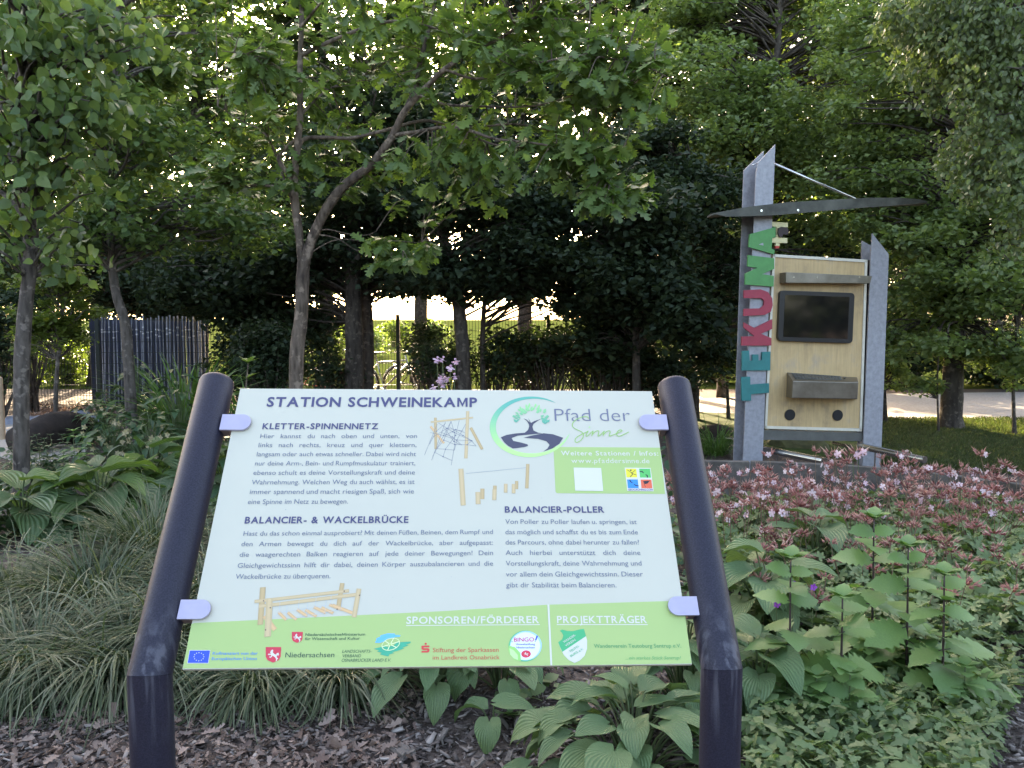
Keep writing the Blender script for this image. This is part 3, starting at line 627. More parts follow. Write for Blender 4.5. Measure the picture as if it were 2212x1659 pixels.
logs(ik, [((1420, 100), (1395, 282), .0078, WOOD), ((775, 135), (762, 425), .0095, WOOD), ((1322, 270), (1420, 308), .0048, DW), ((1350, 275), (1515, 338), .0055, DW), ((798, 365), (880, 468), .0075, DW),
          ((910, 332), (970, 390), .0050, DW), ((986, 335), (1052, 388), .0050, DW), ((1062, 310), (1138, 360), .0050, DW), ((1130, 313), (1214, 362), .0050, DW), ((1198, 290), (1288, 333), .0050, DW), ((1260, 294), (1350, 336), .0050, DW),
          ((715, 243), (1472, 156), .0058, WOODL), ((752, 283), (1560, 184), .0062, WOODL), ((832, 225), (824, 520), .0110, WOODL), ((1557, 145), (1524, 365), .0082, WOODL)], A3)
ROPE = (.42, .50, .58)
for p, q_ in (((918, 240), (916, 335)), ((976, 275), (972, 385)), ((1074, 222), (1068, 310)), ((1144, 252), (1136, 355)), ((1212, 206), (1204, 292)), ((1294, 232), (1286, 330)), ((1334, 190), (1328, 270)), ((1424, 215), (1414, 305))): ik.stroke([p, q_], .0004, ROPE, A3)
ik.stroke([(865, 380), (910, 332), (1062, 310), (1198, 290), (1322, 270)], .0004, ROPE, A3); ik.stroke([(970, 390), (1138, 360), (1288, 333), (1420, 308)], .0004, ROPE, A3)
for p in ((783, 238), (840, 294), (1438, 160), (1564, 193), (806, 474), (1384, 306)): ik.disc(p, 6, 6, (.15, .10, .07), A3, 10)
ik.build('rope_bridge_print')
# sponsor emblems
HORSE = [(-.45, -.25), (-.35, -.55), (-.15, -.75), (.0, -.62), (-.08, -.35), (.15, -.12), (.38, -.02), (.48, -.22), (.72, -.30), (.82, -.05), (.68, .18), (.58, .02), (.48, .18), (.55, .38), (.72, .55), (.55, .62), (.50, .85), (.36, .85), (.42, .60), (.26, .35), (.10, .22), (-.1, .12), (-.22, .30), (-.42, .42), (-.58, .28), (-.48, .22), (-.40, .28), (-.25, .1), (-.38, -.02), (-.62, .05), (-.75, -.08), (-.62, -.18), (-.42, -.12), (-.30, -.2)]
def crest(ik_, x0, y0, x1, y1, T_):
    w_, h_ = x1 - x0, y1 - y0; cx = (x0 + x1) / 2
    ik_.poly([(x0, y0), (x1, y0), (x1 - .02 * w_, y0 + .62 * h_), (x1 - .14 * w_, y0 + .84 * h_), (cx, y1), (x0 + .14 * w_, y0 + .84 * h_), (x0 + .02 * w_, y0 + .62 * h_)], (.62, .04, .07), T_)
    ik_.poly([(cx + p[0] * w_ * .46, y0 + .5 * h_ + p[1] * h_ * .46) for p in HORSE], WHITE, T_)
ik = Ink(.0007)
ik.poly([(191, 637), (362, 637), (348, 746), (175, 746)], WHITE, A3); ik.poly([(194, 641), (358, 641), (345, 742), (179, 742)], (.02, .08, .62), A3)
for k in range(12):
    c = (269 + 40 * math.cos(R(30 * k)), 692 + 33 * math.sin(R(30 * k)))
    ik.poly([(c[0] + (5.5 if j % 2 == 0 else 2.4) * math.sin(j * math.pi / 5), c[1] - (5.5 if j % 2 == 0 else 2.4) * math.cos(j * math.pi / 5)) for j in range(10)], (.75, .75, .55), A3)
ik.build('flag_print')
ik = Ink(.0007); crest(ik, 810, 613, 937, 740, A3); ik.build('crest_print'); ik = Ink(.0007); crest(ik, 1020, 490, 1110, 580, A3); ik.build('crest_print')
ik = Ink(.0007); BL, TG = (.10, .45, .85), (.03, .38, .22)
ik.poly([(1700, 578), (1712, 552), (1708, 545), (1745, 527), (1740, 520), (1800, 503), (1860, 505), (1858, 514), (1905, 517), (1898, 530), (1850, 532), (1860, 540), (1800, 545), (1780, 565), (1740, 578)], BL, A3)
ik.poly([(1688, 628), (1740, 615), (1770, 600), (1800, 612), (1850, 600), (1880, 575), (1990, 568), (1988, 582), (1950, 592), (1975, 598), (1920, 620), (1940, 624), (1880, 645), (1840, 655), (1860, 662), (1820, 672), (1810, 690), (1770, 680), (1740, 672), (1755, 660), (1715, 648), (1735, 640)], TG, A3)
WY = (.45, .62, .20)
el = [(1827 + 74 * math.cos(t) * math.cos(-.3) - 46 * math.sin(t) * math.sin(-.3), 590 + 74 * math.cos(t) * math.sin(-.3) + 46 * math.sin(t) * math.cos(-.3)) for t in np.linspace(0, 2 * np.pi, 30, endpoint=False)]
ik.stroke(el, .0014, WY, A3, True); ik.stroke([(p[0] + 1, p[1] + 1) for p in el], .0006, (.80, .85, .55), A3, True)
for k in range(0, 30, 5): ik.stroke([(1823, 592), el[k]], .0014, (.72, .82, .45), A3)
ik.disc((1823, 592), 9, 8, WY, A3); ik.build('wheel_logo')
ik = Ink(.0007); RD = (.68, .05, .05)
ik.poly([(65, 537), (123, 535), (123, 548), (80, 549), (80, 555), (112, 555), (124, 562), (124, 578), (114, 586), (66, 587), (66, 575), (108, 573), (108, 568), (76, 568), (65, 560)], RD, A4); ik.disc((95, 523), 8, 8, RD, A4, 16); ik.build('s_logo')
ik = Ink(.0007)
ik.disc((815, 540), 119, 113, (.10, .45, .20), A4, 40); ik.disc((822, 537), 115, 106, (.35, .60, .85), A4, 40); ik.disc((818, 540), 107, 100, (.72, .82, .90), A4, 40)
ik.poly([(700, 535), (745, 548), (785, 590), (790, 648), (745, 640), (710, 605), (696, 570)], (.30, .62, .16), A4); ik.poly([(704, 555), (735, 570), (765, 605), (768, 640), (735, 628), (710, 600)], (.50, .78, .32), A4)
ik.disc((825, 597), 35, 27, (.70, .04, .08), A4); ik.poly([(825 + .33 * 60 * p[0], 597 + .33 * 55 * p[1]) for p in HORSE], WHITE, A4)
ik.stroke([(903, 466), (893, 496)], .0026, (.03, .06, .55), A4); ik.disc((889, 504), 4, 4, (.03, .06, .55), A4, 10); ik.disc((722, 509), 4, 4, (.1, .1, .5), A4, 8)
ik.build('round_badge')
text('badge_text', [('BINGO', 735, 508, 882, 506, 29)], (.60, .04, .16), .012, T_=A4, lift=.0012); text('badge_text', [('Umweltstiftung', 750, 533, 888, 533, 14), ('Niedersachsen', 755, 557, 888, 557, 14)], (.10, .10, .50), .012, T_=A4, lift=.0012)
ik = Ink(.0007); SG = (.04, .42, .17)
ik.poly([(1065, 430), (1082, 420), (1120, 430), (1160, 432), (1205, 420), (1240, 415), (1252, 450), (1266, 500), (1267, 560), (1250, 610), (1215, 645), (1178, 662), (1135, 640), (1100, 605), (1075, 560), (1056, 512), (1085, 490), (1092, 462), (1080, 440)], WHITE, A4)
ik.poly([(1065, 430), (1082, 420), (1120, 430), (1160, 432), (1205, 420), (1240, 415), (1252, 450), (1257, 468), (1088, 582), (1072, 550), (1056, 512), (1085, 490), (1092, 462), (1080, 440)], SG, A4); ik.build('shield_print')
text('shield_text', [('WANDER-', 1098, 520, 1185, 465, 20), ('VEREIN', 1113, 546, 1183, 500, 20)], WHITE, .006, T_=A4, lift=.0012)
text('shield_text', [('TEUTO-', 1146, 588, 1212, 545, 20), ('BURG e.V.', 1152, 621, 1242, 565, 20)], SG, .006, T_=A4, lift=.0012)

# posts: bent tubes, each with a cap; lower leg is vertical in the world
SMi = np.linalg.inv(SM)
def loc(p): return (SMi @ np.array([*p, 1.0]))[:3]
for side in (-1, 1):
    xc = -.0545 if side < 0 else PW + .0525
    top = np.array([xc + side * -.001, .030, -.012]); bend = np.array([xc, -PH - .004, -.012])
    wb = (SM @ np.array([*bend, 1]))[:3]; low = np.array([wb[0], wb[1], -.25])
    rad = .0345
    po = bpy.data.objects.new('post', None)
    # object origin at the bend, axes of the world: build in world-aligned coordinates
    wt = (SM @ np.array([*top, 1]))[:3]; d1 = (wt - wb); L1 = np.linalg.norm(d1); d1 /= L1; d2 = np.array([0, 0, -1.0]); n_ = 40
    bis = (d1 - d2); bis /= np.linalg.norm(bis); V = []; Fs = []
    u = np.cross(d1, [1, 0, 0]); u /= np.linalg.norm(u); v = np.cross(d1, u)
    a = np.arange(n_) * 2 * np.pi / n_
    ring0 = (np.cos(a) * rad)[:, None] * u + (np.sin(a) * rad)[:, None] * v
    mit = ring0 - d1 * ((ring0 @ bis) / (d1 @ bis))[:, None]           # mitred ring at the bend
    def ring_at(s, r=1.0): return ring0 * r + d1 * s
    ringdn = mit.copy(); 
    mb = MB(); rings = [ring_at(L1 - .004, .0 + .78), ring_at(L1 - .0035, .90), ring_at(L1 - .006, .97), ring_at(L1 - .012, 1.0), mit + d1 * .002, mit * .998]
    VV = np.concatenate(rings); FF = [tuple(range(n_))] + [(i * n_ + j, i * n_ + (j + 1) % n_, (i + 1) * n_ + (j + 1) % n_, (i + 1) * n_ + j) for i in range(len(rings) - 1) for j in range(n_)]
    mb.add(VV, FF); o1 = mb.build('upper_tube', M['post'], None, smooth=False); autosmooth(o1, 35)
    mb = MB(); rings = [mit * .998 - [0, 0, .0005], mit - [0, 0, .0025], mit - [0, 0, .4], mit * [1, 1, 0] + (low - wb)]
    # tube walls straight down keep the mitred ring's outline
    VV = np.concatenate(rings); FF = [(i * n_ + j, i * n_ + (j + 1) % n_, (i + 1) * n_ + (j + 1) % n_, (i + 1) * n_ + j) for i in range(len(rings) - 1) for j in range(n_)]
    mb.add(VV, FF); o2 = mb.build('lower_tube', M['post'], None); autosmooth(o2, 35)
    COL.objects.link(po); po.parent = sign; po.matrix_parent_inverse = Matrix.Identity(4)
    mw = Matrix.Translation(Vector(wb)); po.matrix_basis = Matrix(SM.tolist()).inverted() @ mw
    o1.parent = po; o2.parent = po
# clips
for (px, py, s) in ((481, 916, 1), (401, 1319, 1), (1443, 916, -1), (1518, 1311, -1)):
    a = uv(px, py); r_ = .0178 if py < 1100 else .0168; L = .030
    ex = 0 if s > 0 else PW
    x0 = a[0]; x1 = x0 + s * (.040 if py < 1100 else .036)
    pts = [(x0, a[1] + r_, .003), (x0, a[1] - r_, .003)] + [(x1 + s * r_ * math.sin(t), a[1] - r_ * math.cos(t), .003) for t in np.linspace(0, math.pi, 16)]
    mb = MB(); mb.prism(pts, np.array([0, 0, 0]), np.array([0, 0, .0055])); c = mb.build('clip', M['clip'], sign, bevel=.0007)
    mb = MB(); mb.box(((x0 + ex) / 2 - s * .003, a[1], -.010), (abs(ex - x0) + .004 - .012, r_ * 1.7, .022)); mb.build('clip_block', M['clipblock'], sign)

# ================================================================ THE KIOSK
KY, KYAW = 8.2, R(9)
kb = at(1640, 990, KY); kb = np.array([kb[0], KY, 0])
kdir = np.array([math.cos(KYAW), math.sin(KYAW), 0]); knor = np.array([-math.sin(KYAW), math.cos(KYAW), 0])   # knor points away from the camera
def K2(px, py, off=0.0):
    """photo point -> kiosk coordinates (x along the front, y = off behind the front, z)"""
    r = ray(px, py); c = np.array([0, 0, CAMZ]); p0 = kb + knor * off
    t = ((p0 - c) @ knor) / (r @ knor); p = c + r * t - kb
    return np.array([p @ kdir, off, p[2]])
kiosk = empty('media_kiosk', kb, 'grey steel media kiosk with plywood front, dark screen and coloured letters up its left pillar', 'media kiosk', rz=KYAW)
def kprism(name, pts, off, th, mat, parent=kiosk, bevel=0):
    P = [K2(x, y, off) for x, y in pts]; mb = MB(); mb.prism(P, np.zeros(3), np.array([0, th, 0])); return mb.build(name, mat, parent, bevel=bevel)
DOWN = 1040
# left pillar: front flange, rear flange and web
lp = kprism('pillar', [(1590 + 34, DOWN), (1646, DOWN), (1675, 312), (1637, 350), (1627, 362)], 0, .018, M['galv'])
lp = lp
P = [K2(x, y, 0) for x, y in [(1609, DOWN), (1643, DOWN), (1675, 312), (1638, 352)]]
bpy.data.objects.remove(lp)
lp = bpy.data.objects.new('pillar', None); COL.objects.link(lp); lp.parent = kiosk
kprism('front_flange', [(1603, DOWN), (1643, DOWN), (1647, 1000), (1675, 312), (1637, 352), (1633, 380)], 0, .016, M['galv'], lp)
rf = [K2(1583, DOWN, .2), K2(1626, DOWN, .2), K2(1650, 326, .2), K2(1607, 368, .2)]
mb = MB(); mb.prism(rf, np.zeros(3), np.array([0, .016, 0])); mb.build('rear_flange', M['galv'], lp)
mb = MB(); a_, b_ = K2(1612, DOWN), K2(1640, 360); c_ = K2(1590, DOWN)
mb.add([K2(1624, DOWN) + [0, .016, 0], K2(1656, 345) + [0, .016, 0], K2(1656, 345) + [0, .2, 0], K2(1624, DOWN) + [0, .2, 0], K2(1628, DOWN) + [0, .016, 0], K2(1660, 345) + [0, .016, 0], K2(1660, 345) + [0, .2, 0], K2(1628, DOWN) + [0, .2, 0]],
       [(0, 1, 2, 3), (7, 6, 5, 4), (0, 4, 5, 1), (1, 5, 6, 2), (2, 6, 7, 3), (3, 7, 4, 0)]); mb.build('web', M['galv'], lp)
rp = bpy.data.objects.new('pillar', None); COL.objects.link(rp); rp.parent = kiosk
kprism('front_flange', [(1862, DOWN), (1901, DOWN), (1903, 1000), (1920, 549), (1884, 504), (1881, 560)], 0.0, .016, M['galv'], rp)
mb = MB(); mb.prism([K2(*p, .2) for p in [(1852, DOWN), (1886, DOWN), (1900, 540), (1862, 520)]], np.zeros(3), np.array([0, .016, 0])); mb.build('rear_flange', M['galv'], rp)
mb = MB(); mb.prism([K2(*p, 0) + [0, .016, 0] for p in [(1878, DOWN), (1883, DOWN), (1900, 560), (1895, 560)]], np.zeros(3), np.array([0, .18, 0])); mb.build('web', M['galv'], rp)
# front panel with frame
kprism('front_panel', [(1672, 555), (1871, 567), (1859, 925), (1655, 921)], .035, .03, M['ply'])
fr = [((1671, 549), (1874, 561), (1874, 567), (1671, 555)), ((1652, 920), (1862, 926), (1862, 932), (1652, 926)), ((1670, 549), (1675, 549), (1657, 926), (1652, 926)), ((1869, 561), (1874, 561), (1862, 932), (1857, 932))]
for f in fr: kprism('frame_strip', f, .022, .045, M['frame'])
kprism('side_strip', [(1664, 556), (1669, 556), (1651, 950), (1645, 950)], .07, .06, M['black'])
kprism('side_strip', [(1875, 562), (1880, 562), (1866, 950), (1862, 932)], .07, .06, M['black'])
kprism('bottom_beam', [(1649, 929), (1866, 935), (1862, 953), (1649, 950)], .03, .08, M['beam'])
# top bar with a light hood
mb = MB(); mb.prism([K2(*p, -.10) for p in [(1698, 588), (1884, 596), (1880, 612), (1698, 611)]], np.zeros(3), np.array([0, .135, 0])); tb = mb.build('top_bar', M['brushed'], kiosk, bevel=.003)
for px in (1715, 1766, 1857):
    c = K2(px, 599, -.104); mb = MB(); mb.tube([c, c + [0, .01, 0]], .006, 8); mb.build('rivet', M['stainless'], tb)
# monitor with rounded frame
def rrect(x0, y0, x1, y1, sk, r, n=5):
    out = []
    for cx, cy, a0 in ((x1 - r, y0 + r, -90), (x1 - r, y1 - r, 0), (x0 + r, y1 - r, 90), (x0 + r, y0 + r, 180)):
        for k in range(n + 1):
            a = R(a0 + 90 * k / n); out.append((cx + r * math.cos(a), cy + r * math.sin(a)))
    return [(x - (y - (y0 + y1) / 2) * sk, y + (x - (x0 + x1) / 2) * .035) for x, y in out]
mon = kprism('monitor', rrect(1683, 630, 1844, 739, .045, 8), -.012, .045, M['black'], bevel=.002)
kprism('screen', rrect(1694, 639, 1833, 730, .045, 2), -.0145, .003, M['screen'], mon)
# keyboard box: projecting, sloping top
zt, zb = .0, .0
A_ = K2(1700, 804, .03); B_ = K2(1698, 858, .03); C_ = K2(1852, 815, .03); D_ = K2(1850, 862, .03)
a2 = K2(1713, 823, -.20); b2 = K2(1711, 860, -.20); c2 = K2(1854, 826, -.20); d2_ = K2(1852, 862, -.20)
mb = MB(); mb.add([A_, B_, D_, C_, a2, b2, d2_, c2], [(0, 1, 2, 3), (7, 6, 5, 4), (0, 3, 7, 4), (1, 5, 6, 2), (0, 4, 5, 1), (3, 2, 6, 7)]); kbx = mb.build('keyboard_box', M['brushed'], kiosk, bevel=.006)
mb = MB()
for i in range(14):
    for j in range(4):
        q_ = A_ * (1 - (j + .8) / 5.5) + a2 * ((j + .8) / 5.5); q2 = C_ * (1 - (j + .8) / 5.5) + c2 * ((j + .8) / 5.5); t = (i + 1.5) / 20
        mb.box(q_ * (1 - t) + q2 * t + [0, 0, .004], (.028, .030, .008))
kk = mb.build('keys', M['beam'], kbx); kk['kind'] = 'stuff'
q_ = (A_ * .5 + a2 * .5) * .2 + (C_ * .5 + c2 * .5) * .8; mb = MB(); th = np.linspace(-1.4, 1.4, 7); mb.tube([q_ + np.array([0, 0, .02 * math.cos(t)]) for t in th], .022 * np.cos(th) + .001, 12); mb.build('trackball', M['stainless'], kbx, smooth=True)
for px, py in ((1706, 896), (1809, 897)):
    c = K2(px, py, .03); mb = MB(); mb.tube([c + [0, 0, 0], c + [0, -.008, 0]], [.058, .058], 28); sp = mb.build('speaker', M['black'], kiosk)
    mb = MB(); mb.tube([c + [0, -.008, 0], c + [0, -.010, 0], c + [0, -.010, 0]], [.050, .046, .01], 24); mb.build('speaker_mesh', M['rubber'], sp)
# letters
LET = {'T': ([(1603, 821), (1624, 820), (1625, 833), (1665, 830), (1659, 866), (1659, 850), (1624, 851), (1624, 861), (1605, 865)], 'teal')}
def full(cx, cy): return ((2750 + cx * .8439) / 1.8228, (500 + cy * .8439) / 1.8228)
LP = {'teal': [[(201, 1167), (242, 1165), (243, 1202), (330, 1196), (330, 1240), (246, 1247), (246, 1277), (203, 1277)],
               [(205, 1045), (237, 1043), (239, 1090), (252, 1090), (253, 1062), (280, 1061), (281, 1090), (297, 1088), (298, 1050), (337, 1048), (336, 1136), (204, 1136)]],
      'maroon': [[(203, 978), (262, 976), (213, 937), (213, 912), (262, 938), (345, 897), (345, 942), (292, 965), (341, 985), (341, 1020), (202, 1020)],
                 [(214, 762), (290, 757), (325, 770), (345, 800), (347, 832), (338, 862), (310, 877), (212, 882), (214, 848), (290, 846), (305, 832), (308, 812), (296, 800), (214, 798)]],
      'greenp': [[(232, 598), (354, 612), (354, 662), (297, 687), (352, 694), (351, 745), (219, 735), (219, 684), (276, 657), (230, 651)],
                 [(240, 500), (360, 466), (360, 514), (345, 518), (342, 568), (356, 574), (354, 594), (234, 560)]]}
for mt, Ls in LP.items():
    for L in Ls:
        kprism('letter', [full(*p) for p in L], -.030, .022, M[mt])
        for st in (.25, .75):
            pass
# the A's counter: a grey triangular inset showing the flange behind
kprism('letter_counter', [full(*p) for p in [(282, 548), (302, 540), (304, 553)]], -.032, .0015, M['galv'])
# cream letter H on the inner side with a small dark bird figure on it
hl = kprism('letter', [(1668, 479), (1702, 481), (1702, 491), (1690, 491), (1689, 514), (1701, 514), (1701, 525), (1667, 524), (1667, 514), (1677, 513), (1678, 490), (1668, 489)], .00, .03, M['creampaint'])
kprism('cup', [(1676, 525), (1685, 526), (1684, 531), (1675, 531)], .0, .03, M['creampaint'], hl); kprism('cup_base', [(1675, 531), (1684, 532), (1683, 536), (1676, 536)], .0, .028, M['redpaint'], hl)
kprism('dark_loop', [(1682, 493), (1687, 490), (1700, 491), (1703, 495), (1703, 506), (1697, 507), (1693, 505), (1690, 512), (1684, 512), (1681, 503)], -.025, .022, M['rust'], hl)
# overhead blade
ctop = [(1538, 461), (1570, 455), (1620, 446), (1700, 437), (1800, 431), (1880, 427), (1940, 427), (1985, 430), (2004, 435)]
cbot = [(2003, 437), (1975, 441), (1930, 444), (1860, 449), (1790, 455), (1720, 461), (1670, 465), (1620, 467), (1570, 468)]
mb = MB(); Pt = [K2(*p, -.14) for p in ctop + cbot]; mb.prism(Pt, np.zeros(3), np.array([0, .02, 0])); bl = mb.build('canopy_blade', M['blade'], kiosk)
mb = MB(); top_ = [K2(*p, -.14) for p in ctop]; V = []; 
for i, p in enumerate(top_):
    wdt = .62 * math.sin(math.pi * (i + .35) / (len(top_) - .3)) + .03
    V += [p + [0, .01, 0], p + [0, .01 + wdt, -.01], p + [0, .01 + wdt, -.028], p + [0, .01, -.018]]
Fs = [(4 * i + j, 4 * i + (j + 1) % 4, 4 * i + 4 + (j + 1) % 4, 4 * i + 4 + j) for i in range(len(top_) - 1) for j in range(4)] + [(0, 1, 2, 3), tuple(len(V) - 4 + j for j in (3, 2, 1, 0))]
mb.add(V, Fs); mb.build('canopy_top', M['blade'], kiosk)
for px, py in ((1645, 455), (1724, 454)):
    c = K2(px, py, -.15); mb = MB(); mb.tube([c, c + [0, .012, 0]], .012, 8); mb.build('bolt', M['stainless'], bl)
mb = MB(); mb.tube([K2(1673, 354, .02), K2(1848, 430, -.05)], .012, 8); mb.build('stay_rod', M['stainless'], kiosk, smooth=True)
mb = MB(); mb.tube(spline([K2(1625, 357, .02), K2(1640, 350, .05), K2(1655, 345, .05), K2(1665, 340, .02)], 4), .006, 6); mb.build('cable_tie', M['stainless'], kiosk, smooth=True)
# polished rails in front of the kiosk base
def rail(label, pts, zs, r=.03):
    P = [gnd(px, py, z) for (px, py), z in zip(pts, zs)]; b = P[0] * [1, 1, 0]
    o = empty('steel_rail', b, label, 'rail', 'polished rails round the kiosk base')
    mb = MB(); mb.tube(np.array(P) - b, r, 14); mb.build('tube', M['stainless'], o, smooth=False); autosmooth(bpy.context.scene.objects[o.children[0].name], 40)
    for k in (0, -1):
        q = P[k] - b + (P[1] - P[0]) * (.25 if k == 0 else -.12); mb = MB(); mb.tube([[q[0], q[1], 0], q - [0, 0, r * .8]], .008, 8); mb.build('support', M['stainless'], o)
rail('polished steel rail between the kiosk pillars', [(1650, 970), (1778, 996)], [.20, .18], .034)
rail('long polished steel rail passing in front of the right kiosk pillar', [(1858, 964), (1998, 993)], [.24, .22], .036)
rail('short bright steel rail behind the kiosk, under its bottom beam', [(1800, 957), (1836, 965)], [.16, .16], .02)
rail('rail end sticking out left of the kiosk', [(1571, 947), (1600, 952)], [.2, .2], .03)
rail('thin dark low rail right of the middle of the kiosk', [(1735, 981), (1842, 1003)], [.10, .10], .014)

# ================================================================ TIMBER EDGING
te = empty('timber_edging', gnd(1530, 1000, 0), 'weathered timber edging beam running behind the pink flower bed', 'edging')
eb = np.array(te.location)
tops = [(1490, 993), (1620, 996), (1800, 1003), (1960, 1015), (2080, 1029), (2160, 1039), (2320, 1062)]
for (a, b) in zip(tops[:-1], tops[1:]):
    A_, B_ = gnd(*a, .31), gnd(*b, .31); A_[2] = B_[2] = 0; d = B_ - A_; L = np.linalg.norm(d); ang = math.atan2(d[1], d[0])
    mb = MB(); mb.box((A_ + B_) / 2 - eb + [0, 0, .13 + rng.uniform(-.003, .003)], (L - .012, .075, .36), rz=ang); mb.build('plank', M['timber'], te, bevel=.006)

# ================================================================ FENCE, SCREEN, BIKES
FY = 13.5
fx = lambda px: (px - CX) / F * FY / 1.0
fence = empty('wire_fence', (fx(860), FY, 0), 'dark green double-bar wire fence running behind the trees, with square posts', 'fence')
posts = [-1500, -1176, -436 - 324, -436, -112, 212, 536, 860, 1184, 1508]
for p in posts:
    h = 1.63; mb = MB(); mb.box((fx(p) - fx(860), 0, h / 2), (.06, .06, h)); mb.build('post', M['wire'], fence, bevel=.004)
me_p = None
for p in posts[1:-1]:
    if me_p is None:
        mb = MB(); W_ = fx(324) - fx(0)
        for i in range(int(W_ / .05)): mb.box((.04 + i * .05, 0, .82), (.006, .006, 1.5))
        for j in range(9):
            for s in (-1, 1): mb.box((W_ / 2, s * .007, .1 + j * .18), (W_, .007, .007))
        me_p = mb.mesh('wire_panel'); me_p.materials.append(M['wire'])
    o = link('wire_panel', me_p, None, fence); o.location = (fx(p) - fx(860), -.02, 0)
# navy screen with leaning rods
scr = empty('rod_screen', (*at(320, 860, 14.2)[:2], 0), 'dark blue screen hung with thin upright grey rods, behind the fence at left', 'screen')
sb = np.array(scr.location); px0 = [(190, 225), (225, 262), (262, 300), (300, 334), (334, 352), (352, 400), (400, 447)]
for i, (a, b) in enumerate(px0):
    A_, B_ = at(a - 1, 687 + i, 14.2 + .12 * math.sin(i)), at(b + 1, 687 + i, 14.2 + .12 * math.sin(i + 1) + .04); zt = A_[2]
    mb = MB(); c = (A_ + B_) / 2; mb.box((c[0] - sb[0], c[1] - sb[1], zt / 2), (B_[0] - A_[0], .03, zt - .02), rz=math.atan2(B_[1] - A_[1], B_[0] - A_[0])); mb.build('screen_sheet', M['bluesheet'], scr)
for k in range(30):
    px = 204 + k * 8.2 + rng.uniform(-2.2, 2.2); lean = rng.uniform(-6, 8) if k % 7 == 3 else rng.uniform(-2, 3)
    a = at(px, 683 + rng.uniform(-3, 5), 14.0 + rng.uniform(-.05, .05)); b = at(px + lean + 3, 860, 14.0); a, b = a - sb, b - sb; b[2] = 0.05
    mb = MB(); mb.tube([b, a], .0125, 6); o = mb.build('rod', M['rod'], scr)
    for f in ((.80 + rng.uniform(-.03, .03), .90 - .03 * (k % 3)) if k % 3 else (.84,)):
        q = b * (1 - f) + a * f; mb = MB(); mb.tube([q - [0, 0, .012], q + [0, 0, .012]], .017, 6); mb.build('ring', M['ringwhite'], o)
def bicycle(label, loc, rz, paint, group='bicycles parked behind the fence'):
    b = empty('bicycle', loc, label, 'bicycle', group, rz); r = .34
    def T_(name, pts, rad, mat, par=None, n=8):
        mb = MB(); mb.tube(pts, rad, n); return mb.build(name, mat, par or b, smooth=True)
    for x in (-.52, .52):
        t = np.linspace(0, 2 * np.pi, 33); w_ = T_('wheel', [(x + r * math.cos(a), 0, r + r * math.sin(a)) for a in t], .018, M['rubber'], n=6)
        T_('rim', [(x + (r - .03) * math.cos(a), 0, r + (r - .03) * math.sin(a)) for a in t], .009, M['stainless'], w_, 5)
        mb = MB()
        for k in range(18): mb.tube([(x, rng.choice([-.02, .02]), r), (x + (r - .03) * math.cos(k * math.pi / 9), 0, r + (r - .03) * math.sin(k * math.pi / 9))], .0015, 3)
        o = mb.build('spokes', M['stainless'], w_); T_('hub', [(x, -.05, r), (x, .05, r)], .02, M['stainless'], w_)
    T_('frame', [(-.52, 0, r), (-.08, 0, .28), (-.22, 0, .82)], .014, paint); T_('frame_tube', [(-.08, 0, .28), (.36, 0, .72)], .019, paint); T_('frame_tube', [(-.20, 0, .76), (.34, 0, .80)], .016, paint); T_('frame_tube', [(-.52, 0, r), (-.20, 0, .74)], .010, paint)
    T_('fork', [(.33, 0, .90), (.40, 0, .66), (.52, 0, r)], .014, paint); T_('handlebar', spline([(.22, -.28, .98), (.34, -.12, .98), (.36, 0, .96), (.34, .12, .98), (.22, .28, .98)], 4), .012, M['stainless'])
    T_('seat_post', [(-.22, 0, .8), (-.24, 0, .93)], .013, M['stainless']); mb = MB(); mb.add([(-.38, -.08, .95), (-.38, .08, .95), (-.05, .02, .96), (-.05, -.02, .96), (-.37, -.07, .91), (-.37, .07, .91), (-.06, .015, .93), (-.06, -.015, .93)], [(0, 3, 2, 1), (4, 5, 6, 7), (0, 1, 5, 4), (2, 3, 7, 6), (1, 2, 6, 5), (3, 0, 4, 7)]); mb.build('saddle', M['black'], b, bevel=.01)
    T_('mudguard', [(-.52 + (r + .03) * math.cos(a), 0, r + (r + .03) * math.sin(a)) for a in np.linspace(.3, 2.9, 12)], .014, M['stainless']); T_('crank', [(-.14, .06, .42), (-.08, .06, .28), (-.08, -.06, .28), (-.02, -.06, .14)], .01, M['stainless'])
g = gnd(712, 868); bicycle('red bicycle leaning behind the fence between the two left dark trunks', (at(716, 800, 15.2)[0], 15.2, 0), R(12), M['bikered'])
bicycle('silver bicycle behind the fence right of the thick double trunk', (at(838, 800, 14.9)[0], 14.9, 0), R(-8), M['bikesilver'])
bicycle('dark bicycle behind the fence beside the pink columbine', (at(925, 800, 15.5)[0], 15.5, 0), R(20), M['black'])

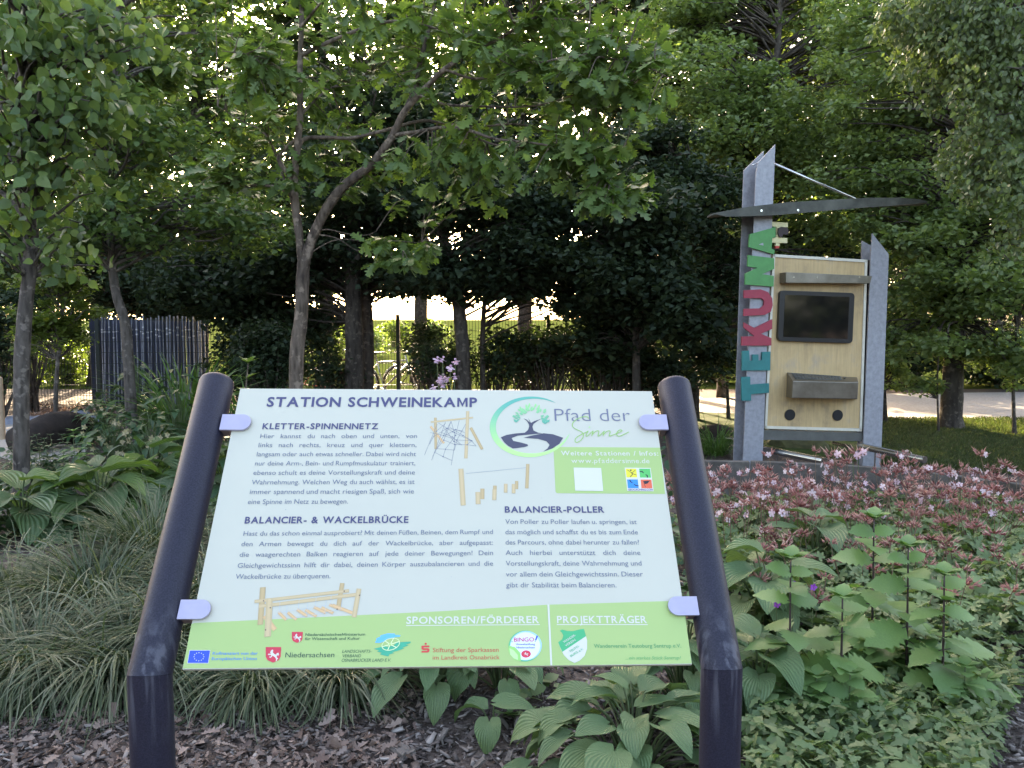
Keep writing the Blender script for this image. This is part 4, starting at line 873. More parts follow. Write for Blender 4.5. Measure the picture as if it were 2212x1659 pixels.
# ================================================================ STONES, LOG, STAKE
def stone(loc, s, label, group, mat=M['stone'], name='stone'):
    bm = bmesh.new(); bmesh.ops.create_icosphere(bm, subdivisions=3, radius=1); ph = rng.uniform(0, 6, 6)
    for v in bm.verts:
        c = v.co; k = 1 + .16 * math.sin(3 * c.x + ph[0]) + .14 * math.sin(4 * c.y + ph[1]) + .1 * math.sin(6 * c.z + ph[2]) + .05 * math.sin(11 * c.x + ph[3])
        v.co = Vector((c.x * s[0] * k, c.y * s[1] * k, max(-.3, c.z) * s[2] * k))
    me = bpy.data.meshes.new('stone'); bm.to_mesh(me); bm.free(); me.materials.append(mat)
    o = link(name, me, None, None, True); o.location = loc; o.rotation_euler[2] = rng.uniform(0, 3); tag(o, label, 'stone', group); autosmooth(o, 28)
for i, (px, py, sx, lb) in enumerate([(20, 912, .17, 'blue-grey stone leftmost in the row, beside the wooden stake'), (52, 908, .16, 'blue-grey stone half behind the big left trunk'), (95, 908, .17, 'pale stone just right of the big left trunk'), (128, 912, .16, 'blue-grey rounded stone left of the thin sapling stem'),
                                      (150, 905, .15, 'flat blue-grey stone right of the thin sapling stem'), (178, 902, .20, 'broad blue-grey stone behind the dark log'), (212, 905, .13, 'small grey stone at the right end of the row')]):
    p = gnd(px, py + 4); stone((p[0], p[1], 0), (sx, sx * .7, sx * .6), lb, 'stones edging the pale path')
for px, py, sx, lb in [(1540, 935, .28, 'dark boulder left of the kiosk pillar'), (1518, 958, .2, 'low dark boulder against the timber edging'), (1720, 952, .45, 'mossy boulder under the kiosk bottom beam'), (1600, 945, .25, 'dark boulder behind the left kiosk pillar')]:
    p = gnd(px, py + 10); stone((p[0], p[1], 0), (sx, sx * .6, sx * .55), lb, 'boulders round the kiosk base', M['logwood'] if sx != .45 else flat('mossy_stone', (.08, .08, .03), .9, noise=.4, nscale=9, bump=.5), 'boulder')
A_, B_ = gnd(40, 985), gnd(192, 955); mb = MB(); P = spline([A_ + [0, 0, .16], (A_ + B_) / 2 + [0, .05, .24], B_ + [0, 0, .14]], 8); b0 = np.array([A_[0], A_[1], 0])
mb.tube(P - b0, .17 + .03 * np.sin(np.linspace(0, 3, len(P))), 16, rough=.05); o = mb.build('fallen_log', M['logwood'], None, smooth=True); o.location = b0; tag(o, 'dark charred fallen log lying on the pale path at left', 'log')
s0 = gnd(4, 950); mb = MB(); mb.tube([[0, 0, 0], [0, 0, .75], [0, 0, .80], [.004, 0, .815]], [.045, .045, .043, .032], 16, rough=.02); o = mb.build('wooden_stake', M['stake'], None, smooth=False); autosmooth(o, 40); o.location = (s0[0], s0[1], 0); tag(o, 'pale round wooden stake at the left edge of the bed', 'stake')

# ================================================================ TREES
# --- the young red oak right behind the board
OY = 6.0
def o3(px, py, dy=0.0): return at(px, py, OY + dy)
oak = empty('oak_tree', (*o3(637, 900)[:2], 0), 'slender forked young oak with lobed leaves standing right behind the board', 'oak tree')
ob = np.array(oak.location)
def limb(name, pts, r, parent=oak, base=ob, n=10, mat='oakbark'):
    P = spline([o3(*p) for p in pts], 7); mb = MB(); rr = np.interp(np.linspace(0, 1, len(P)), np.linspace(0, 1, len(r)), r)
    rr = rr * (1 + .05 * rng.standard_normal(len(P))); mb.tube(P - base, rr, n, rough=.03); return mb.build(name, M[mat], parent, smooth=True), P
b0_ = o3(636, 900); 
P_ = spline([[b0_[0], b0_[1], -.05], o3(640, 800), o3(650, 690), o3(654, 600), o3(656, 560)], 8)
mb = MB(); mb.tube(P_ - ob, np.linspace(.056, .044, len(P_)), 14, rough=.03); mb.build('trunk', M['oakbark'], oak, smooth=True)
limbs_ = []
def L(pts, r, n=8):
    o, P = limb('branch', pts, r, n=n); limbs_.append((P, r)); return P
L([(655, 600), (645, 500), (636, 420), (641, 330), (648, 250), (648, 150), (651, 60), (652, -60), (650, -260)], [.032, .030, .025, .021, .017, .013])
L([(657, 575, 0), (672, 520, .0), (706, 450, -.05), (745, 400, -.1), (800, 358, -.15), (838, 310, -.2), (855, 280, -.2)], [.038, .037, .034, .029, .025])
L([(850, 292, -.2), (872, 245, -.25), (905, 205, -.3), (960, 150, -.4), (1010, 120, -.5), (1075, 85, -.6), (1150, 40, -.7)], [.026, .023, .018, .012, .008])
L([(868, 255, -.2), (898, 190, -.1), (906, 140, .0), (922, 80, .1), (940, 0, .2), (955, -120, .3)], [.022, .018, .014, .01])
L([(640, 340), (655, 302), (700, 297), (760, 298), (830, 282), (905, 262), (960, 266), (1020, 275), (1110, 268), (1180, 280)], [.016, .014, .012, .009, .005])
L([(648, 120), (690, 100), (750, 74), (830, 48), (900, 52), (1000, 76), (1110, 92), (1170, 72)], [.018, .014, .012, .008, .004])
L([(640, 400), (622, 375), (602, 345), (612, 325), (640, 300)], [.02, .016, .014, .012])
L([(636, 420), (600, 405), (560, 400), (525, 402), (490, 388), (455, 372), (420, 365)], [.014, .011, .008, .004])
L([(850, 292, -.2), (900, 285, -.3), (960, 275, -.45), (1020, 284, -.6), (1070, 300, -.7), (1160, 310, -.8), (1260, 330, -.9), (1330, 345, -.9)], [.016, .012, .009, .006, .003])
L([(1000, 282, -.5), (1060, 310, -.6), (1120, 318, -.7), (1200, 312, -.75), (1290, 380, -.8), (1370, 420, -.8)], [.008, .006, .004, .003])
L([(900, 205, -.3), (960, 225, -.4), (1050, 230, -.5), (1160, 228, -.6), (1260, 200, -.7), (1360, 190, -.8)], [.010, .008, .005, .003])
L([(960, 150, -.4), (1030, 170, -.5), (1120, 150, -.7), (1250, 120, -.9), (1380, 140, -1.0), (1450, 170, -1.0)], [.010, .008, .005, .003])
L([(672, 520), (690, 508), (730, 516), (770, 540), (820, 548), (870, 545)], [.008, .005, .003, .002])
L([(680, 500), (710, 496), (750, 505), (790, 508), (812, 500)], [.006, .004, .002])
L([(650, 560), (720, 520), (790, 520), (850, 520), (910, 525)], [.005, .004, .003, .002])
L([(632, 440), (580, 300, .3), (520, 260, .5), (470, 230, .6)], [.010, .008, .005, .003])
L([(648, 200), (600, 150, -.3), (540, 120, -.6), (480, 110, -.8)], [.012, .008, .005, .003])
L([(650, 60), (700, 0, -.3), (780, -60, -.6), (860, -90, -.8)], [.012, .008, .005, .003])
L([(648, 250), (700, 200, .3), (760, 170, .6), (800, 160, .8)], [.01, .008, .005, .003])
# leaf sprays: (px, py, rx, ry, depth offset, half depth, number of sprays)
SPR = [(470, 370, 75, 38, -.1, .3, 20), (600, 380, 60, 45, 0, .3, 12), (560, 180, 140, 90, .0, .8, 44), (760, 90, 190, 100, .2, .9, 56), (760, 220, 130, 70, .4, .5, 12), (980, 100, 170, 110, .1, .8, 50), (1180, 80, 190, 90, -.5, .6, 62),
       (1340, 110, 120, 90, -.8, .5, 40), (1080, 230, 200, 80, .1, .6, 40), (1290, 250, 130, 90, -.8, .4, 42), (1200, 350, 130, 45, -.8, .3, 30), (1330, 425, 85, 30, -.8, .3, 26), (960, 350, 140, 50, -.1, .5, 34), (830, 400, 90, 45, .2, .4, 14),
       (870, 545, 85, 36, .0, .3, 20), (780, -90, 420, 80, .2, 1.2, 60), (1200, -70, 300, 70, -.3, .9, 40), (720, 330, 80, 60, .3, .5, 14), (1020, 430, 90, 30, -.2, .3, 9), (520, 120, 80, 60, -.5, .3, 12)]
tips = []
for (px, py, rx, ry, dy, hd, n_) in SPR:
    for k in range(int(n_ * .8)):
        a = rng.uniform(0, 2 * np.pi); q = rng.random() ** .5; tips.append(o3(px + rx * q * math.cos(a), py + ry * q * math.sin(a), dy + rng.uniform(-hd, hd)))
tips = np.array(tips); allP = np.concatenate([p for p, _ in limbs_])
mb = MB(); Pl, Dl, Nl = [], [], []
for c in tips:
    d = np.linalg.norm(allP - c, axis=1); j = int(np.argmin(d)); s = allP[j]; Ld = d[j]
    if Ld > .12:
        m1 = s * .5 + c * .5 + np.array([0, 0, .06 * Ld]) + rng.standard_normal(3) * .05 * Ld
        mb.tube(spline([s, m1, c], 4) - ob, np.linspace(.0055, .0018, 9), 4, cap=False)
    out = (c - s) / (Ld + 1e-6); 
    for h in range(3):      # rosettes along the last bit of the twig
        base_ = c - out * .11 * h + rng.standard_normal(3) * .02; nl = rng.integers(3, 6)
        for q in range(nl):
            a = rng.uniform(0, 2 * np.pi); dd = np.array([math.cos(a), math.sin(a), -.35 + .35 * rng.standard_normal()]) + out * .7
            Pl.append(base_); Dl.append(dd); Nl.append([.45 * rng.standard_normal(), .45 * rng.standard_normal() - .1, .9])
mb.build('twigs', M['oakbark'], oak)['kind'] = 'stuff'
Pl, Dl, Nl = map(np.array, (Pl, Dl, Nl)); sz = rng.uniform(.075, .135, len(Pl)); vis = np.argsort(np.linalg.norm(Pl - [0, 0, CAMZ], axis=1) / sz + 1e3 * (Pl[:, 2] > 1.55 + .37 * Pl[:, 1]))
s_, r_ = vis[:290], vis[290:]
leaf_objs('leaf', Pl[s_] - ob, sz[s_], 'oak', Dl[s_], Nl[s_], M['oak'], oak)
o = link('foliage', leaves_mesh('foliage', Pl[r_] - ob, sz[r_], 'oak', Dl[r_], Nl[r_]), M['oak'], oak); o['kind'] = 'stuff'

def trunk_px(px_list, Y, z0=-.05):
    P = [at(px, py, Y) for px, py in px_list]; P[0] = np.array([P[0][0], P[0][1], z0]); return P
# --- lime tree at the left edge
LY = 6.4
bx = at(45, 990, LY); root, cl = tree('lime tree with heart-shaped leaves, thick trunk nearest the left edge', 'lime tree', (bx[0], LY, 0), trunk_px([(42, 1000), (46, 840), (52, 700), (66, 560), (62, 450), (58, 330), (48, 230), (42, 100), (30, -150)], LY), .062,
     [(90, 90, 130, 100, LY - .3, .7, 46), (60, 300, 130, 110, LY - .3, .7, 34), (190, 250, 70, 120, LY - .2, .6, 26), (110, 420, 100, 80, LY, .6, 14), (20, 530, 60, 60, LY, .5, 8), (250, 60, 110, 60, LY, .6, 20), (40, -90, 200, 80, LY, 1, 34), (150, 560, 50, 60, LY, .4, 5)],
     'heart', .08, M['linden'], M['greybark'], nper=14, cr=.22, name='lime_tree', up=.5, droop=.9, flat_=.8, trunk_r1=.5)
for (pts) in ([(60, 420), (30, 360), (12, 290), (2, 220)], [(62, 480), (20, 430), (-20, 400)]):
    P = spline([at(px, py, LY) for px, py in pts], 5); mb = MB(); mb.tube(P - [bx[0], LY, 0], np.linspace(.024, .014, len(P)), 8); mb.build('branch', M['greybark'], root, smooth=True)
# --- other trees: (label, cat, trunk px, Y, r0, ellipsoids, leaf template, size, mat, bark, nper, cr)
def T1(label, cat, tpx, Y, r0, ells, leaf, size, mat, bark, nper, cr, name='tree', group=None, **k):
    P = trunk_px(tpx, Y); return tree(label, cat, (P[0][0], Y, 0), P, r0, ells, leaf, size, M[mat], M[bark], nper=nper, cr=cr, name=name, group=group, **k)
T1('maple with a pruned crooked trunk in front of the dark blue screen', 'maple tree', [(285, 880), (276, 760), (268, 690), (250, 630), (240, 540), (238, 420), (245, 250), (255, 20)], 9.0, .066,
   [(260, 300, 170, 110, 9, 1.2, 40), (330, 470, 140, 70, 9.2, 1.0, 26), (180, 480, 90, 90, 9, .9, 16), (300, 120, 200, 100, 9.5, 1.3, 40), (520, 480, 120, 70, 9.8, .9, 20), (300, -60, 260, 90, 9.5, 1.2, 30)], 'ovate', .095, 'linden', 'greybark', 80, .34, 'maple_tree')
T1('young yellow-green hornbeam sapling with thin stem left of the screen', 'sapling', [(116, 905), (122, 820), (132, 700), (140, 620), (140, 560)], 10.0, .03,
   [(130, 600, 70, 45, 10, .5, 34), (140, 700, 85, 60, 10, .5, 44), (60, 720, 40, 60, 10, .4, 14)], 'small', .06, 'yellowgreen', 'greybark', 50, .17, 'sapling', up=1.2, droop=.1)
DK_ = [('dark double trunk with twisted bark left of the sky gap', [(765, 850), (765, 740), (762, 620), (765, 500), (770, 350)], 12.0, .15, [(740, 400, 170, 110, 12, 1.6, 60), (700, 540, 120, 60, 12, 1.2, 24), (820, 250, 200, 120, 12, 1.8, 50), (600, 640, 70, 60, 12.5, .8, 14)]),
       ('straight dark trunk touching the thick one left of the sky gap', [(792, 850), (794, 740), (790, 620), (800, 500), (830, 380)], 12.4, .11, [(850, 480, 130, 70, 12.4, 1.4, 40), (930, 330, 150, 90, 12.4, 1.6, 40)]),
       ('dark trunk leaning slightly right in the middle of the sky gap', [(1005, 850), (1000, 760), (990, 660), (975, 590), (950, 480), (930, 380)], 11.5, .105, [(1000, 430, 150, 80, 11.5, 1.5, 56), (1110, 540, 120, 60, 11.5, 1.2, 44), (930, 555, 60, 26, 11.5, .8, 10), (1050, 280, 170, 100, 12, 1.6, 46)]),
       ('thin dark trunk just right of the middle of the sky gap', [(1045, 850), (1042, 760), (1046, 660), (1055, 560)], 11.9, .045, [(1080, 600, 90, 36, 11.9, 1, 16), (1150, 450, 110, 70, 12, 1.2, 36)]),
       ('dark trunk between the sky gap and the kiosk', [(1378, 850), (1374, 760), (1372, 660), (1368, 560)], 11.0, .06, [(1400, 600, 130, 70, 10.5, 1, 56), (1350, 460, 160, 90, 11, 1.4, 80), (1480, 680, 80, 50, 10, .6, 34), (1250, 560, 90, 60, 11.4, 1, 30)]),
       ('dark tree behind the two forks of the young oak', [(572, 850), (575, 740), (560, 660), (555, 560)], 12.6, .05, [(560, 560, 130, 90, 12.6, 1.4, 44), (480, 640, 100, 60, 12.6, 1, 26), (640, 720, 50, 60, 12.6, .6, 8)])]
DK_[0][4].append((650, 590, 90, 50, 12.3, 1, 26)); DK_[1][4].append((880, 590, 110, 40, 12.6, 1, 30)); DK_[2][4].append((960, 600, 110, 30, 11.6, 1, 30)); DK_[3][4].append((1190, 590, 120, 44, 12, 1.2, 50)); DK_[4][4].append((1330, 650, 110, 50, 11.5, 1.2, 50))
DK_[5][4].extend([(420, 600, 120, 70, 13, 1.2, 50), (560, 680, 90, 70, 13, 1, 40)])
DK_[2][4].extend([(960, 610, 150, 30, 11.4, .8, 5), (1120, 625, 100, 30, 11.6, .8, 5)]); DK_[3][4].append((1260, 655, 70, 45, 11.8, .8, 12)); DK_[1][4].append((850, 610, 70, 26, 12.4, .6, 5)); DK_[0][4].append((680, 690, 40, 60, 12.4, .5, 12)); DK_[4][4].append((1300, 740, 90, 60, 11.6, .8, 30))
DK_ += [('dark tree behind the blue screen filling the view above it', [(330, 860), (332, 700), (335, 560)], 15.2, .09, [(330, 600, 150, 75, 15, 1.4, 80), (200, 540, 130, 90, 15, 1.4, 60), (90, 560, 90, 60, 15, 1.2, 30), (380, 665, 110, 30, 15.2, .8, 34), (250, 650, 80, 30, 15.2, .8, 20)]),
        ('dark tree right of the sky gap behind the shrubs', [(1560, 860), (1555, 700), (1550, 560)], 16.0, .09, [(1540, 680, 150, 80, 16, 1.4, 80), (1420, 640, 120, 50, 16, 1.4, 40), (1600, 560, 120, 80, 16, 1.4, 50)])]
for lb, tp_, Y, r0, el_ in DK_:
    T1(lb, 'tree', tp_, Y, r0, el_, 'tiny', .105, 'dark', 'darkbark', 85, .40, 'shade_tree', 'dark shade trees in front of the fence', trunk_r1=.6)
T1('big sunlit beech with a dark stout trunk right of the kiosk', 'beech tree', [(2054, 928), (2058, 820), (2064, 700), (2075, 560), (2085, 430), (2090, 250), (2080, 0)], 11.3, .15,
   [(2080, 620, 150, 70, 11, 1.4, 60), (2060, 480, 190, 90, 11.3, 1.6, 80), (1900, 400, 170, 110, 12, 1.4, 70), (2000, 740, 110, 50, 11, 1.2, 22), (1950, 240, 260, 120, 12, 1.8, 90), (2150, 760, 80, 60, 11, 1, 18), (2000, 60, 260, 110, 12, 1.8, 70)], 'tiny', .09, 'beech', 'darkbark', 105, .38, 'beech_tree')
T1('bright beech crown spreading behind and above the kiosk', 'beech tree', [(1620, 850), (1625, 700), (1640, 500), (1660, 300), (1680, 100), (1690, -150)], 14.5, .12,
   [(1600, 330, 180, 110, 14, 1.6, 90), (1550, 200, 150, 90, 14, 1.4, 60), (1780, 330, 180, 120, 14.5, 1.6, 80), (1750, 520, 150, 80, 14, 1.4, 60), (1840, 130, 140, 90, 14.5, 1.6, 50), (1480, 60, 120, 70, 15, 1.4, 36), (1600, -40, 300, 70, 15, 1.6, 46), (1560, 70, 190, 90, 15.2, 1.4, 60), (1740, 60, 120, 80, 15.2, 1.2, 26)], 'tiny', .10, 'beech', 'darkbark', 100, .42, 'beech_tree')
T1('dense dark hornbeam filling the space left of the kiosk', 'hornbeam tree', [(1500, 880), (1500, 700), (1495, 500), (1490, 400)], 12.5, .07,
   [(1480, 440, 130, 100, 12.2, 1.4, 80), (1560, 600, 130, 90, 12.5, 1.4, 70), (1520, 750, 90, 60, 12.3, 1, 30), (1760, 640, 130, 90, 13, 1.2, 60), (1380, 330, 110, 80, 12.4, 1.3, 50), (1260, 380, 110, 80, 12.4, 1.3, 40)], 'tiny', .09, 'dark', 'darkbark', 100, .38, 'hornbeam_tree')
T1('birch hanging its small grey-green leaves over the top right corner', 'birch tree', [(2330, 1000), (2320, 700), (2300, 400), (2280, 100), (2260, -200)], 8.0, .08,
   [(2120, 110, 130, 130, 7.6, .9, 76), (2170, 330, 90, 120, 7.6, .7, 44), (2010, 60, 90, 80, 7.8, .7, 30), (2250, 450, 90, 150, 7.6, .8, 26), (2150, -80, 220, 80, 8, 1, 40)], 'small', .058, 'birch', 'greybark', 85, .20, 'birch_tree', up=.4, droop=1.1, flat_=1.3)
for lb, px, py0, py1, Y, r0, el_ in [('thin bare-stemmed sapling near the right edge on the lawn', 2192, 955, 700, 10.6, .028, [(2190, 790, 30, 50, 10.6, .3, 7), (2190, 640, 60, 60, 10.6, .4, 14)]), ('thin sapling beside the right kiosk pillar', 1913, 915, 700, 12.0, .035, [(1960, 800, 50, 30, 12, .4, 12), (1930, 690, 70, 60, 12, .5, 20)]),
                                     ('slim sapling just left of the kiosk at the path edge', 1574, 895, 720, 12.6, .03, [(1560, 790, 50, 40, 12.6, .4, 14)]), ('slim leaning sapling beside the stout beech trunk', 2028, 940, 700, 10.9, .016, [(1985, 835, 45, 20, 10.9, .3, 10)])]:
    T1(lb, 'sapling', [(px, py0), (px - 3, (py0 + py1) / 2), (px + 4, py1)], Y, r0, el_, 'small', .07, 'beech', 'darkbark', 40, .2, 'sapling')
# shrubs along the fence
def shrub(label, px, py0, rx, ry, Y, n_, leaf, size, mat, nper=60, cr=.25, group=None):
    b = at(px, py0, Y); root = empty('shrub', (b[0], Y, 0), label, 'shrub', group); base = np.array([b[0], Y, 0]); c = at(px, py0, Y); v = rng.standard_normal((n_, 3)); v /= np.linalg.norm(v, axis=1)[:, None]; v *= (rng.random(n_) ** .5)[:, None]
    cl = c + v * np.array([rx * Y / F, .5, ry * Y / F]); cl = cl[cl[:, 2] > .1]
    mb = MB()
    for q in cl[:40]: mb.tube(spline([base + rng.uniform(-.1, .1, 3) * [1, 1, 0], base * .4 + q * .6 + rng.standard_normal(3) * .08, q], 4) - base, np.linspace(.014, .004, 9), 4, cap=False)
    mb.build('stems', M['darkbark'], root)['kind'] = 'stuff'
    P = np.concatenate([clump_points(q, cr, nper, .7) for q in cl]); P = P[P[:, 2] > .03]
    o = link('foliage', leaves_mesh('foliage', P - base, size * rng.uniform(.6, 1.2, len(P)), leaf, *leaf_dirs(len(P))), M[mat], root); o['kind'] = 'stuff'
SG_ = 'shrubs along the fence'
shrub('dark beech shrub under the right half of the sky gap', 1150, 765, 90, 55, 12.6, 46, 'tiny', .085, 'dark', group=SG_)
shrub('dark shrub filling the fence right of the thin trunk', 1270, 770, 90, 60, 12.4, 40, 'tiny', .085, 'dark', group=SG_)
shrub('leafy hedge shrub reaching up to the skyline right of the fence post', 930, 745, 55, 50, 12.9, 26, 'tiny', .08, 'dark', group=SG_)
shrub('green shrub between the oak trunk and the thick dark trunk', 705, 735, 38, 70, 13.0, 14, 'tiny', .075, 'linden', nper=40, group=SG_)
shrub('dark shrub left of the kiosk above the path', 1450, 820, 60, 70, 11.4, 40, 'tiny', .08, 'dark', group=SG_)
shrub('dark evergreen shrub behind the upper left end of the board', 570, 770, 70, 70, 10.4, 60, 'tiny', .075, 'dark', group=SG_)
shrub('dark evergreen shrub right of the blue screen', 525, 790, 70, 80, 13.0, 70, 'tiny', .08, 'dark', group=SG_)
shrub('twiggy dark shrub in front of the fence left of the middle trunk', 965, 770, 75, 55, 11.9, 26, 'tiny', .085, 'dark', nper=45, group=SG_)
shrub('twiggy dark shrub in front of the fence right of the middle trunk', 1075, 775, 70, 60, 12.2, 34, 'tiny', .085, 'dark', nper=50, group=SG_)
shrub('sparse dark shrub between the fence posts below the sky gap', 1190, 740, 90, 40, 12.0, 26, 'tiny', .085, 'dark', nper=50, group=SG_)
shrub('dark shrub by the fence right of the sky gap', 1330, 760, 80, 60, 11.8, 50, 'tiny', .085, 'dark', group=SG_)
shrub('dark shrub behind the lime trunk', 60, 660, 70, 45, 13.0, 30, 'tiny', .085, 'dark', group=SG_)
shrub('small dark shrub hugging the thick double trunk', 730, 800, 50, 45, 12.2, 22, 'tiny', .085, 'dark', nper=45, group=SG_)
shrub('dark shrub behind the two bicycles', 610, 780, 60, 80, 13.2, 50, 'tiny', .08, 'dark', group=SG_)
shrub('dark hedge shrub beyond the path behind the right kiosk pillar', 1930, 770, 120, 75, 19, 70, 'tiny', .12, 'dark', cr=.4, group='dark shrubs beyond the path')
shrub('dark hedge shrub beyond the path right of the stout beech', 2160, 770, 130, 75, 19, 80, 'tiny', .12, 'dark', cr=.4, group='dark shrubs beyond the path')
shrub('dark hedge shrub beyond the path left of the kiosk', 1540, 790, 110, 50, 20, 60, 'tiny', .12, 'dark', cr=.4, group='dark shrubs beyond the path')
shrub('dark shrub between the trunk and the kiosk path', 1370, 790, 70, 50, 12.2, 40, 'tiny', .085, 'dark', group=SG_)
shrub('dark shrub behind the left trunk', -10, 740, 60, 90, 12, 40, 'tiny', .085, 'dark', group=SG_)
shrub('sunlit yellow shrub glowing far behind the sapling', 150, 790, 60, 65, 19, 40, 'tiny', .12, 'yellowgreen', nper=60, cr=.4, group='shrubs beyond the fence')
shrub('sunlit shrub glowing between the trunks at the far left', 40, 770, 70, 60, 21, 30, 'tiny', .12, 'yellowgreen', nper=60, cr=.4, group='shrubs beyond the fence')
shrub('sunlit shrub low beyond the fence left of the thick trunk', 700, 720, 70, 30, 24, 26, 'tiny', .12, 'beech', nper=60, cr=.45, group='shrubs beyond the fence')
shrub('low pale bush far out in the meadow behind the fence post', 850, 716, 34, 14, 46, 16, 'tiny', .25, 'yellowgreen', nper=45, cr=.8, group='bushes in the meadow')
shrub('low green bush far out in the meadow left of the middle trunk', 935, 712, 30, 13, 52, 16, 'tiny', .28, 'beech', nper=45, cr=.9, group='bushes in the meadow')
shrub('low green bush far out in the meadow beside the thick trunk', 800, 735, 22, 22, 34, 14, 'tiny', .2, 'beech', nper=45, cr=.6, group='bushes in the meadow')
shrub('green bush beyond the fence in the right half of the gap', 1180, 770, 130, 45, 22, 40, 'tiny', .12, 'beech', nper=60, cr=.45, group='shrubs beyond the fence')
# back row of larger trees, closing the view above the gap
BK = [(-330, 15.5, [(-330, 250, 190, 180), (-330, 560, 180, 110)], 'linden'), (-620, 14.5, [(-620, 250, 190, 180), (-620, 560, 180, 120)], 'dark'), (-60, 16.5, [(0, 180, 170, 160), (-60, 420, 160, 120), (40, 600, 120, 70)], 'linden'), (210, 19, [(240, 420, 190, 130), (330, 250, 160, 110), (200, 620, 150, 55)], 'dark'), (430, 17, [(470, 200, 190, 150), (430, 430, 190, 120), (420, 600, 150, 60)], 'linden'), (700, 18.5, [(660, 160, 190, 140), (640, 400, 170, 120), (600, 590, 130, 50)], 'dark'),
      (905, 20, [(900, 180, 190, 150), (880, 400, 170, 110), (820, 560, 90, 30)], 'linden'), (1130, 18.5, [(1130, 180, 200, 150), (1140, 420, 180, 110), (1160, 570, 110, 36)], 'dark'), (1400, 17.5, [(1380, 200, 200, 150), (1400, 430, 180, 130), (1420, 620, 140, 70)], 'dark'), (1690, 19, [(1690, 200, 190, 160), (1700, 450, 190, 130), (1690, 680, 140, 80)], 'dark'),
      (1960, 19.5, [(1960, 200, 200, 170), (1980, 450, 190, 140), (1960, 680, 150, 90)], 'beech'), (2600, 15, [(2600, 250, 190, 190), (2600, 580, 180, 120)], 'dark'), (2270, 18, [(2230, 250, 190, 200), (2230, 560, 180, 140), (2200, 760, 140, 60)], 'dark')]
names_ = ['tall tree beyond the left edge of the view', 'tall dark tree farther beyond the left edge of the view', 'tall tree behind the lime at the far left', 'tall dark tree behind the crooked maple', 'tall green tree behind and left of the young oak', 'tall dark tree directly behind the young oak', 'tall tree behind the left part of the sky gap', 'tall dark tree above the right part of the sky gap', 'tall dark tree right of the sky gap', 'tall dark tree behind the kiosk', 'tall light green tree right of the kiosk roof', 'tall dark tree beyond the right edge of the view', 'tall dark tree behind the path at the right edge']
for (px, Y, el_, mt), nm in zip(BK, names_):
    T1(nm, 'tree', [(px, 690 + F * 1.55 / Y), (px + 5, 600), (px, 400), (px - 5, 150), (px - 8, -150)], Y, .18, [(a, b, c, d, Y, 1.6, int(c * d / 330)) for a, b, c, d in el_ + [(px, -20, 170, 120)]], 'tiny', .16, mt, 'darkbark', 62, .62, 'woodland_tree', 'tall trees of the back row', trunk_r1=.5)
for i, (px, Y, nm) in enumerate([(100, 27, 'farthest wood tree left of the blue screen'), (560, 28, 'farthest wood tree seen left of the oak trunk'), (1560, 27, 'farthest wood tree behind the path left of the kiosk'), (1850, 30, 'farthest wood tree behind the path at the kiosk'), (2150, 27, 'farthest wood tree at the right end of the path')]):
    T1(nm, 'tree', [(px, 690 + F * 1.55 / Y), (px + 3, 500), (px, 300)], Y, .22, [(px, 560, 190, 110, Y, 2.5, 80), (px + 20, 330, 200, 160, Y, 2.5, 70), (px - 20, 740, 170, 46, Y, 2, 40)] if i != 1 else [(px, 500, 150, 110, Y, 2.5, 60), (px, 330, 200, 150, Y, 2.5, 70)], 'tiny', .2, 'dark', 'darkbark', 60, .9, 'woodland_tree', 'farthest trees', trunk_r1=.5)

# ================================================================ FLOWER BEDS
def gz(x, y): 
    f = min(1, max(0, (6.6 - y) / 1.2)); return f * (.018 * math.sin(x * 3.1 + 1.3 * math.sin(y * 2.2)) + .014 * math.sin(y * 4.3 + x * 1.7))
